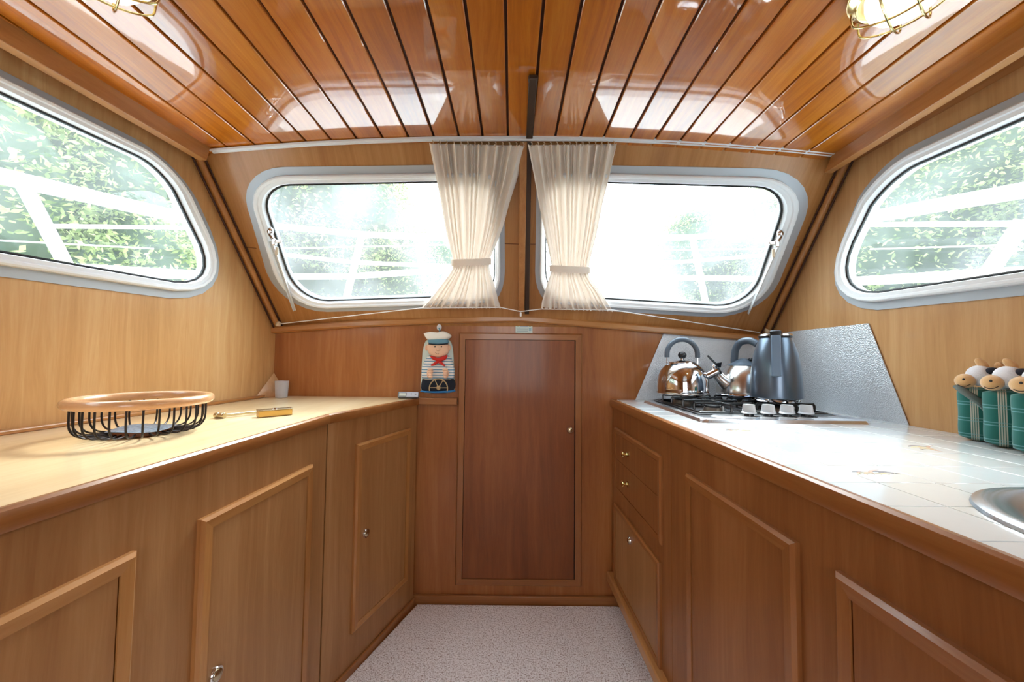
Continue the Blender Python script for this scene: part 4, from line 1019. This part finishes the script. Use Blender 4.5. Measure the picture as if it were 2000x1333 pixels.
def quilt():
    m, nt, b = mat_new('grey_woven_mat'); N = nt.nodes; L = nt.links
    t = N.new('ShaderNodeTexCoord'); v = N.new('ShaderNodeTexVoronoi'); v.inputs['Scale'].default_value = 170; r = N.new('ShaderNodeValToRGB'); r.color_ramp.elements[0].color = srgb((120,134,150)); r.color_ramp.elements[1].color = srgb((60,68,80))
    bp = N.new('ShaderNodeBump'); bp.inputs['Strength'].default_value = .7; bp.inputs['Distance'].default_value = .002; L.new(t.outputs['Object'], v.inputs['Vector']); L.new(v.outputs['Distance'], r.inputs[0]); L.new(r.outputs[0], b.inputs['Base Color']); L.new(v.outputs['Distance'], bp.inputs['Height']); L.new(bp.outputs[0], b.inputs['Normal']); b.inputs['Roughness'].default_value = .4; return m
lp = []
for i in range(40):
    a = 2*PI*i/40; lp.append((math.cos(a), math.sin(a), .0025*math.sin(3*a)))
m = MB(); loops = []
for rr3, h in ((.0, .0165), (.03, .0165), (.060, .0155), (.064, .014), (.060, .0125), (.03,.0132), (.0,.0132)):
    loops.append([bc + V((x*rr3, y*rr3, h + (q if rr3 > .02 else 0)*1.0*(rr3/.064))) for x, y, q in lp])
loft(loops, m); m.build('mat', quilt(), bk, smooth=True)

# brass tool (rod with barrel head)
ta_, tb_ = PZ(434, 812, ZC+.008), PZ(522, 803, ZC+.008)
tool = thing('brass_tool', 'silvery brass rod with a short barrel head beside the basket', 'tool', (ta_.x, ta_.y, ZC))
d = (tb_-ta_).normalized()
MB().tube([ta_, tb_], .0042, 14).build('rod', BRASSD, tool, smooth=True, angle=40)
sdir = V((d.y, -d.x, 0)); sdir = (sdir*.75 + d*.35).normalized(); m = MB(); h0 = ta_ - d*.006 + V((0,0,.001))
m.tube([h0 - sdir*.017, h0 - sdir*.015, h0 - sdir*.006, h0 - sdir*.005, h0 + sdir*.001, h0 + sdir*.002, h0 + sdir*.010, h0 + sdir*.015, h0 + sdir*.017], [.0065, .0085, .0085, .0068, .0068, .0088, .0088, .0088, .0075], 22); m.build('head', BRASSD, tool, smooth=True, angle=40)
# brass box
p1_, p2_ = PZ(505, 817, ZC), PZ(571, 811, ZC); d = (p2_-p1_).normalized(); nn = V((-d.y, d.x, 0)); L_ = (p2_-p1_).length
bx = thing('brass_box', 'small oblong brass box with a silver lid on the left worktop', 'box', p1_)
Rm = Matrix((d, nn, V((0,0,1)))).transposed(); cc = p1_ + d*L_/2 + nn*.017
MB().cbox(cc + V((0,0,.0105)), (L_, .034, .020), Rm, ch=.0015).build('case', plain('golden_brass', (204,162,88), .34, .85, bump=.15, bscale=60), bx)
MB().cbox(cc + V((0,0,.0215)), (L_+.003, .037, .003), Rm, ch=.001).build('lid', BRASSD, bx)
MB().lathe([(0,.002),(.008,.002),(.009,0)], cc + V((0,0,.023)), seg=20).build('emblem', STEEL, bx, smooth=True)
# frosted glass
gp = PZ(547, 778, ZC); gl = thing('frosted_glass', 'small frosted tumbler in the left front corner of the worktop', 'glass', (gp.x, gp.y, ZC))
def frost():
    m = bpy.data.materials.new('frosted_glass'); m.use_nodes = True; nt = m.node_tree; nt.nodes.clear(); N = nt.nodes; L = nt.links
    o = N.new('ShaderNodeOutputMaterial'); d1 = N.new('ShaderNodeBsdfTranslucent'); d1.inputs[0].default_value = (.85,.87,.92,1); d2 = N.new('ShaderNodeBsdfPrincipled'); d2.inputs['Base Color'].default_value = (.80,.82,.88,1); d2.inputs['Roughness'].default_value = .35
    t = N.new('ShaderNodeBsdfTransparent'); t.inputs[0].default_value = (.9,.92,.95,1); a = N.new('ShaderNodeMixShader'); b = N.new('ShaderNodeMixShader'); a.inputs[0].default_value = .5; b.inputs[0].default_value = .4
    L.new(d1.outputs[0], a.inputs[1]); L.new(d2.outputs[0], a.inputs[2]); L.new(a.outputs[0], b.inputs[1]); L.new(t.outputs[0], b.inputs[2]); L.new(b.outputs[0], o.inputs[0]); return m
MB().lathe([(0,.001),(.022,.001),(.0245,.003),(.0285,.074),(.0285,.077),(.0262,.077),(.0258,.074),(.0222,.012),(0,.011)], (gp.x, gp.y+.01, ZC), seg=40).build('tumbler', frost(), gl, smooth=True)
# little grey gauge
g0 = PZ(776, 778, ZC); gg = thing('digital_gauge', 'flat grey digital gauge lying by the sailor doll', 'gauge', (g0.x, 1.74, ZC))
gx = PY(776, 775, 1.74).x; gx2 = PY(817, 775, 1.74).x; w = gx2-gx
RX = Matrix.Rotation(math.radians(-18), 3, 'X'); gc = V((gx+w/2, 1.752, ZC+.0155))
def gpart(name, dx, dz, sx_, sz_, dy, mat, th=.002): MB().cbox(gc + RX @ V((dx, -.010-dy, dz)), (sx_, th, sz_), RX, ch=.0006).build(name, mat, gg)
MB().cbox(gc, (w, .020, .028), RX, ch=.003).build('case', plain('grey_case', (96,98,104), .4), gg)
gpart('face', w*.02, .001, w*.93, .023, .0, plain('silver_face', (200,206,216), .35, .2))
gpart('display_rim', -w*.26, .0, w*.38, .019, .001, plain('grey_rim', (120,132,136), .4)); gpart('display', -w*.26, .0, w*.31, .013, .002, plain('display_pale', (214,220,212), .25))
gpart('button', w*.16, .004, w*.05, .003, .001, DKPL); gpart('button', w*.36, .003, w*.09, .003, .001, DKPL)

# ================================================================== PLUSH COWS
def plaid():
    m, nt, b = mat_new('green_plaid_cloth'); N = nt.nodes; L = nt.links
    t = N.new('ShaderNodeTexCoord'); s = N.new('ShaderNodeSeparateXYZ'); L.new(t.outputs['UV'], s.inputs[0])
    def bands(src, per, bl):
        mu = N.new('ShaderNodeMath'); mu.operation = 'MULTIPLY'; mu.inputs[1].default_value = per; fr = N.new('ShaderNodeMath'); fr.operation = 'FRACT'; r = N.new('ShaderNodeValToRGB'); r.color_ramp.interpolation = 'CONSTANT'
        els = r.color_ramp.elements; els[0].position = 0; els[0].color = (0,0,0,1); els[1].position = bl[0][0]; els[1].color = (bl[0][1],)*3+(1,)
        for p_, v_ in bl[1:]: e = els.new(p_); e.color = (v_,)*3+(1,)
        L.new(src, mu.inputs[0]); L.new(mu.outputs[0], fr.inputs[0]); L.new(fr.outputs[0], r.inputs[0]); return r.outputs['Color']
    a = bands(s.outputs['X'], 1, [(.40,.8),(.44,.1),(.47,.8),(.51,.1),(.54,.8),(.58,.1),(.61,.8),(.65,0)])
    c_ = bands(s.outputs['Y'], 1, [(.25,.5),(.31,0),(.42,.5),(.48,0)])
    mxa = N.new('ShaderNodeMix'); mxa.data_type = 'RGBA'; mxa.inputs[6].default_value = srgb((22,96,88)); mxa.inputs[7].default_value = srgb((206,200,184)); L.new(a, mxa.inputs[0])
    mxb = N.new('ShaderNodeMix'); mxb.data_type = 'RGBA'; mxb.inputs[7].default_value = srgb((120,170,176)); L.new(c_, mxb.inputs[0]); L.new(mxa.outputs[2], mxb.inputs[6])
    L.new(mxb.outputs[2], b.inputs['Base Color']); b.inputs['Roughness'].default_value = .9; b.inputs['Sheen Weight'].default_value = .2; return m
PLAID = plaid(); TAN = plain('plush_tan', (216,170,116), .95, bump=.5, bscale=500, sheen=.5); WPL = plain('plush_white', (226,226,232), .95, bump=.6, bscale=350, sheen=.4); BPL = plain('plush_black', (30,28,40), .95, bump=.4)
GREYC = plain('grey_fleece', (110,122,120), .95, bump=.5, bscale=400); MOUTH = plain('plush_thread', (60,40,34), .8)
def cow(cx, cy, w, h, d_, yaw, label, scarf):
    root = thing('plush_cow', label, 'plush toy', (cx, cy, ZC), 'plush cows in a row')
    R3 = Matrix.Rotation(yaw, 3, 'Z'); B = V((cx, cy, ZC))
    # cushion body with UV
    NU, NV = 40, 16; vs = []; fs = []; uv = []
    for j in range(NV+1):
        t = j/NV; zz = h*t; k = 1 - .10*(2*t-1)**8 - .55*max(0, (abs(2*t-1)-.9)/.1)**2
        for i in range(NU):
            a = 2*PI*i/NU; ca, sa = math.cos(a), math.sin(a); n_ = (abs(ca)**3 + abs(sa)**3)**(-1/3)
            vs.append(B + R3 @ V((w/2*ca*n_*k*(1+.02*math.sin(t*9)), d_/2*sa*n_*k, zz + .001)))
    for j in range(NV):
        for i in range(NU): fs.append([j*NU+i, j*NU+(i+1)%NU, (j+1)*NU+(i+1)%NU, (j+1)*NU+i])
    fs += [list(range(NU))[::-1], [NV*NU+i for i in range(NU)]]
    m = MB().add(vs, fs); o = m.build('body', PLAID, root, smooth=True, angle=180)
    ul = o.data.uv_layers.new(name='UVMap'); Ri = R3.inverted()
    for lp_ in o.data.loops:
        co = Ri @ (o.data.vertices[lp_.vertex_index].co - B); ul.data[lp_.index].uv = (co.x/.052 + .62, co.z/.040)
    hd_ = lambda x, y, z: B + R3 @ V((x, y, z))
    MB().ball(hd_(.008, .002, h+.030), (.026, .024, .027), 24, 16, R3 @ Matrix.Rotation(-.5, 3, 'Y')).build('head', WPL, root, smooth=True)
    MB().ball(hd_(-.018, -.014, h+.016), (.0185, .020, .0185), 24, 16, R3).build('muzzle', TAN, root, smooth=True)
    MB().ball(hd_(-.020, -.0335, h+.021), (.0026, .002, .0030), 10, 8, R3).build('nostril', EYEM, root, smooth=True)
    mp = [hd_(-.030, -.0270, h+.006), hd_(-.024, -.0310, h+.003), hd_(-.016, -.0320, h+.004), hd_(-.009, -.0300, h+.009)]
    MB().tube(smooth_pts(mp), .0009, 6).build('mouth', MOUTH, root)
    MB().ball(hd_(.026, -.010, h+.042), (.013, .014, .010), 16, 10, R3).build('forelock', BPL, root, smooth=True)
    MB().ball(hd_(.010, .0, h+.060), (.0085, .006, .017), 16, 10, R3 @ Matrix.Rotation(-.6, 3, 'Y')).build('ear', TAN, root, smooth=True)
    MB().ball(hd_(.038, .006, h+.050), (.0085, .006, .016), 16, 10, R3 @ Matrix.Rotation(-.3, 3, 'Y')).build('ear', TAN, root, smooth=True)
    MB().ball(hd_(.026, -.016, h+.030), (.010, .009, .006), 16, 10, R3).build('horn', TAN, root, smooth=True)
    if scarf:
        for pts in ([(-.030,-.020,.002),(-.018,-.032,-.012),(.004,-.036,-.034),(.016,-.036,-.052)], [(.044,-.026,.004),(.030,-.034,-.012),(.016,-.040,-.034),(.020,-.038,-.056)]):
            MB().tube(smooth_pts([hd_(x, y, h+z_) for x, y, z_ in pts]), .0115, 12, flat=.45).build('scarf', GREYC, root, smooth=True)
    return root
cow(1.186, .958, .066, .134, .058, -.9, 'plush cow leftmost of the row, plaid body and grey scarf', True)
cow(1.163, .886, .068, .134, .058, -.9, 'plush cow in the middle of the row beside the wall', False)
cow(1.139, .816, .068, .134, .058, -.9, 'plush cow cut off by the right edge of the picture', False)

# ================================================================== CEILING LAMPS
def lamp(cx, cy, label, rot):
    zc_ = ceil_z(cx); root = thing('bulkhead_lamp', label, 'lamp', (cx, cy, zc_), 'brass ceiling lamps'); n_ = V((0,0,-1)); c = V((cx, cy, zc_-.0)); R3 = Matrix.Rotation(rot, 3, 'Z')
    MB().lathe([(.0,0),(.086,0),(.088,.006),(.086,.012),(.078,.016),(.074,.024),(.072,.026),(.066,.024),(.060,.014)], c, (0,0,-1), 56).build('brass_base', BRASS, root, smooth=True, angle=50)
    m_, nt, b = mat_new('opal_glass_lit'); b.inputs['Base Color'].default_value = (.95,.93,.86,1); b.inputs['Roughness'].default_value = .25; b.inputs['Emission Color'].default_value = (1,.95,.80,1); b.inputs['Emission Strength'].default_value = .8
    MB().lathe([(.060,.012),(.060,.030),(.056,.046),(.046,.058),(.030,.066),(.012,.069),(0,.0695)], c, (0,0,-1), 48).build('opal_glass', m_, root, smooth=True)
    def cagew(u, ax):
        P_ = []; Lh = math.sqrt(max(.0, .080**2 - u*u))
        for t, h in ((-1, .022), (-1.0, .040), (-.93, .056), (-.6, .070), (-.25, .077), (0, .079), (.25, .077), (.6, .070), (.93, .056), (1.0, .040), (1, .022)):
            q = V((u, t*Lh, 0)) if ax else V((t*Lh, u, 0)); P_.append(c + R3 @ q + V((0,0,-h)))
        MB().tube(smooth_pts(P_, 4), .0021, 8).build('cage_wire', BRASS, root, smooth=True)
    for u in (-.022, .022): cagew(u, True); cagew(u, False)
    for k in range(3):
        a = 2*PI*k/3 + .5; MB().lathe([(.005,0),(.005,.004),(0,.005)], c + R3 @ V((.080*math.cos(a), .080*math.sin(a), 0)) + V((0,0,-.014)), (0,0,-1), 12).build('screw', BRASSD, root, smooth=True)
    return root
pR = PZ(1768, -4, 1.88); lamp(pR.x, pR.y, 'round brass caged ceiling lamp at the upper right', math.radians(33))
pL = PZ(200, -56, 1.88); lamp(pL.x, pL.y, 'round brass caged ceiling lamp at the upper left', math.radians(-38))

# ================================================================== OUTSIDE
WOUT = plain('boat_white_gelcoat', (225,228,230), .3)
RAILM = plain('white_boat_rail', (235,237,238), .3)
# decks
m = MB().prism([V((-1.60, -2.5, 0)), V((-2.15, -2.5, 0)), V((-1.85, 1.5, 0)), V((-1.2, 3.6, 0)), V((0, 5.0, 0)), V((1.2, 3.6, 0)), V((1.85, 1.5, 0)), V((1.9, -2.5, 0)), V((1.29, -2.5, 0)), V((1.29, 1.9, 0)), V((-1.19, 1.9, 0))], (0,0,.05))
for v_ in m.v: v_.z += .98
tag(m.build('deck', WOUT), 'white boat deck outside the cabin windows', 'deck')
pulpit = thing('deck_railing', 'white tubular railing round the deck outside the windows', 'railing', (0, 3, 1.0))
def railpts(plane, pts):
    o_, n_ = plane; return [hit(x, y, o_, n_) for x, y in pts]
LP = (V((-1.72, .6, 0)), V((1, -.22, 0)).normalized()); RP = (V((1.74, .6, 0)), V((-1, -.22, 0)).normalized()); FP = (V((0, 3.0, 0)), V((0, -1, 0)))
def rail(plane, pts, r, ext=0):
    P_ = railpts(plane, pts)
    if ext: P_ = [P_[0] + (P_[0]-P_[1]).normalized()*ext] + P_
    MB().tube(P_, r, 10).build('rail', RAILM, pulpit, smooth=True)
rail(LP, [(0,344),(385,432)], .026, .8); rail(LP, [(90,442),(378,445)], .008); rail(LP, [(0,520),(392,538)], .022, .8)
rail(LP, [(45,360),(130,520)], .020); rail(LP, [(0,470),(300,486)], .003)
rail(RP, [(2000,372),(1680,428)], .026, .8); rail(RP, [(2000,437),(1684,439)], .010); rail(RP, [(2000,532),(1664,550)], .020, .8); rail(RP, [(2000,430),(1930,535)], .022)
rail(RP, [(2000,478),(1700,487)], .003)
rail(FP, [(500,438),(706,458),(980,470)], .024); rail(FP, [(530,486),(980,476)], .005); rail(FP, [(530,495),(690,513),(980,524)], .016); rail(FP, [(530,541),(690,540),(980,520)], .024); rail(FP, [(708,455),(672,600)], .028)
rail(FP, [(1060,470),(1350,464),(1560,444)], .022); rail(FP, [(1060,492),(1520,486)], .005); rail(FP, [(1060,520),(1330,512),(1530,496)], .014); rail(FP, [(1060,530),(1330,543),(1530,546)], .022)
rail(FP, [(1352,462),(1380,600)], .024)
# water and banks
m, nt, b = mat_new('river_water'); b.inputs['Base Color'].default_value = (.20,.25,.24,1); b.inputs['Roughness'].default_value = .12
struct(MB().box((-60, -60, -.9), (60, 120, -.8)).build('ground', m), 'pale water of the harbour around the boat', 'water')
# trees: leaf clusters on crowns
def leaf_mat(name, c1, c2):
    m = bpy.data.materials.new(name); m.use_nodes = True; nt = m.node_tree; nt.nodes.clear(); N = nt.nodes; L = nt.links
    o = N.new('ShaderNodeOutputMaterial'); d = N.new('ShaderNodeBsdfDiffuse'); tl = N.new('ShaderNodeBsdfTranslucent'); mx_ = N.new('ShaderNodeMixShader'); mx_.inputs[0].default_value = .35
    g = N.new('ShaderNodeNewGeometry'); r = N.new('ShaderNodeValToRGB'); r.color_ramp.elements[0].color = srgb(c1); r.color_ramp.elements[1].color = srgb(c2)
    L.new(g.outputs['Random Per Island'], r.inputs[0]); L.new(r.outputs[0], d.inputs[0]); L.new(r.outputs[0], tl.inputs[0]); L.new(d.outputs[0], mx_.inputs[1]); L.new(tl.outputs[0], mx_.inputs[2]); L.new(mx_.outputs[0], o.inputs[0]); return m
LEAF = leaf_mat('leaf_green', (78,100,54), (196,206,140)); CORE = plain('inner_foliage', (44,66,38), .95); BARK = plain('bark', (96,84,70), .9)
def leaf_cloud(nleaf, R, seed, size):
    rnd = random.Random(seed); m = MB(); blobs = []; vs, fs = [], []
    for k in range(26):
        d = V((rnd.gauss(0,1), rnd.gauss(0,1), rnd.gauss(0,.8))).normalized(); blobs.append((V((d.x*R.x, d.y*R.y, d.z*R.z))*.66, rnd.uniform(.26, .46)))
    for i in range(nleaf):
        c_, k = blobs[i % 26]; d = V((rnd.gauss(0,1), rnd.gauss(0,1), rnd.gauss(0,1))).normalized(); p = c_ + V((d.x*R.x, d.y*R.y, d.z*R.z))*k*rnd.uniform(.82, 1.10)
        a = V((rnd.gauss(0,1), rnd.gauss(0,1), rnd.gauss(0,.7))).normalized(); b_ = a.cross(V((rnd.gauss(0,1), rnd.gauss(0,1), rnd.gauss(0,1)))).normalized(); s = size*rnd.uniform(.7, 1.3)
        q = len(vs); vs += [tuple(p - a*s), tuple(p + b_*s*.42 - a*s*.1), tuple(p + a*s), tuple(p - b_*s*.42 - a*s*.1)]; fs.append((q, q+1, q+2, q+3))
    return vs, fs, blobs
proto = {}
for kind, (nl, R_, sz) in {'a': (80000, V((1.5,1.5,1.6)), .026), 'b': (95000, V((2.6,2.6,2.4)), .036)}.items():
    vs, fs, blobs = leaf_cloud(nl, R_, 5 if kind == 'a' else 9, sz); me = bpy.data.meshes.new('foliage'); me.from_pydata(vs, [], fs); me.materials.append(LEAF)
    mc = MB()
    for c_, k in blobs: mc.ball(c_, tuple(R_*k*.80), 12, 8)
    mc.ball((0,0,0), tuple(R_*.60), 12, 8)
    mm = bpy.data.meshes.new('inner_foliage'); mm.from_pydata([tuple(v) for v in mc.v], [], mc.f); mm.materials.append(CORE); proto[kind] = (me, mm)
def tree(x, y, z, kind, s, label, rot, grp):
    r_ = thing('tree', label, 'tree', (x, y, -.8), grp)
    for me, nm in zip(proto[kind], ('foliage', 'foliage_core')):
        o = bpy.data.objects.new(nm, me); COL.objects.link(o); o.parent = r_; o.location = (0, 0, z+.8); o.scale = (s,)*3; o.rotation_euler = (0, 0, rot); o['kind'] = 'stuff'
    m = MB().tube([(x, y, -.8), (x+.05, y, z*.4), (x, y, z)], [.16, .13, .10], 10); m.build('trunk', BARK, r_, smooth=True)
GL_, GR_ = 'trees on the left bank outside', 'trees on the right bank outside'
TR = [(-4.6, .2, 1.9, 'a', 1.05, 'green leafy tree in the near part of the left side window', GL_),
      (-4.5, 2.9, 1.8, 'a', 1.10, 'green leafy tree at the front end of the left side window', GL_),
      (-7.6, 1.6, 4.0, 'b', 1.0, 'taller tree rising behind the bushes outside the left side window', GL_),
      (-4.9, 8.4, 3.5, 'b', 1.15, 'tree filling the left half of the left front window', GL_),
      (-6.0, 16.8, 4.6, 'b', 1.35, 'farther pale tree toward the middle of the left front window', GL_),
      (6.0, 1.0, 2.0, 'b', .85, 'dense tree in the near part of the right side window', GR_),
      (6.6, 5.2, 2.2, 'b', .90, 'tree seen at the front end of the right side window', GR_),
      (9.6, 3.0, 5.2, 'b', 1.1, 'taller tree rising behind outside the right side window', GR_),
      (6.9, 11.2, 3.8, 'b', 1.1, 'pale tree in the right part of the right front window', GR_)]
for i, (x, y, z_, kd, s, lab, grp) in enumerate(TR): tree(x, y, z_, kd, s, lab, i*1.3, grp)
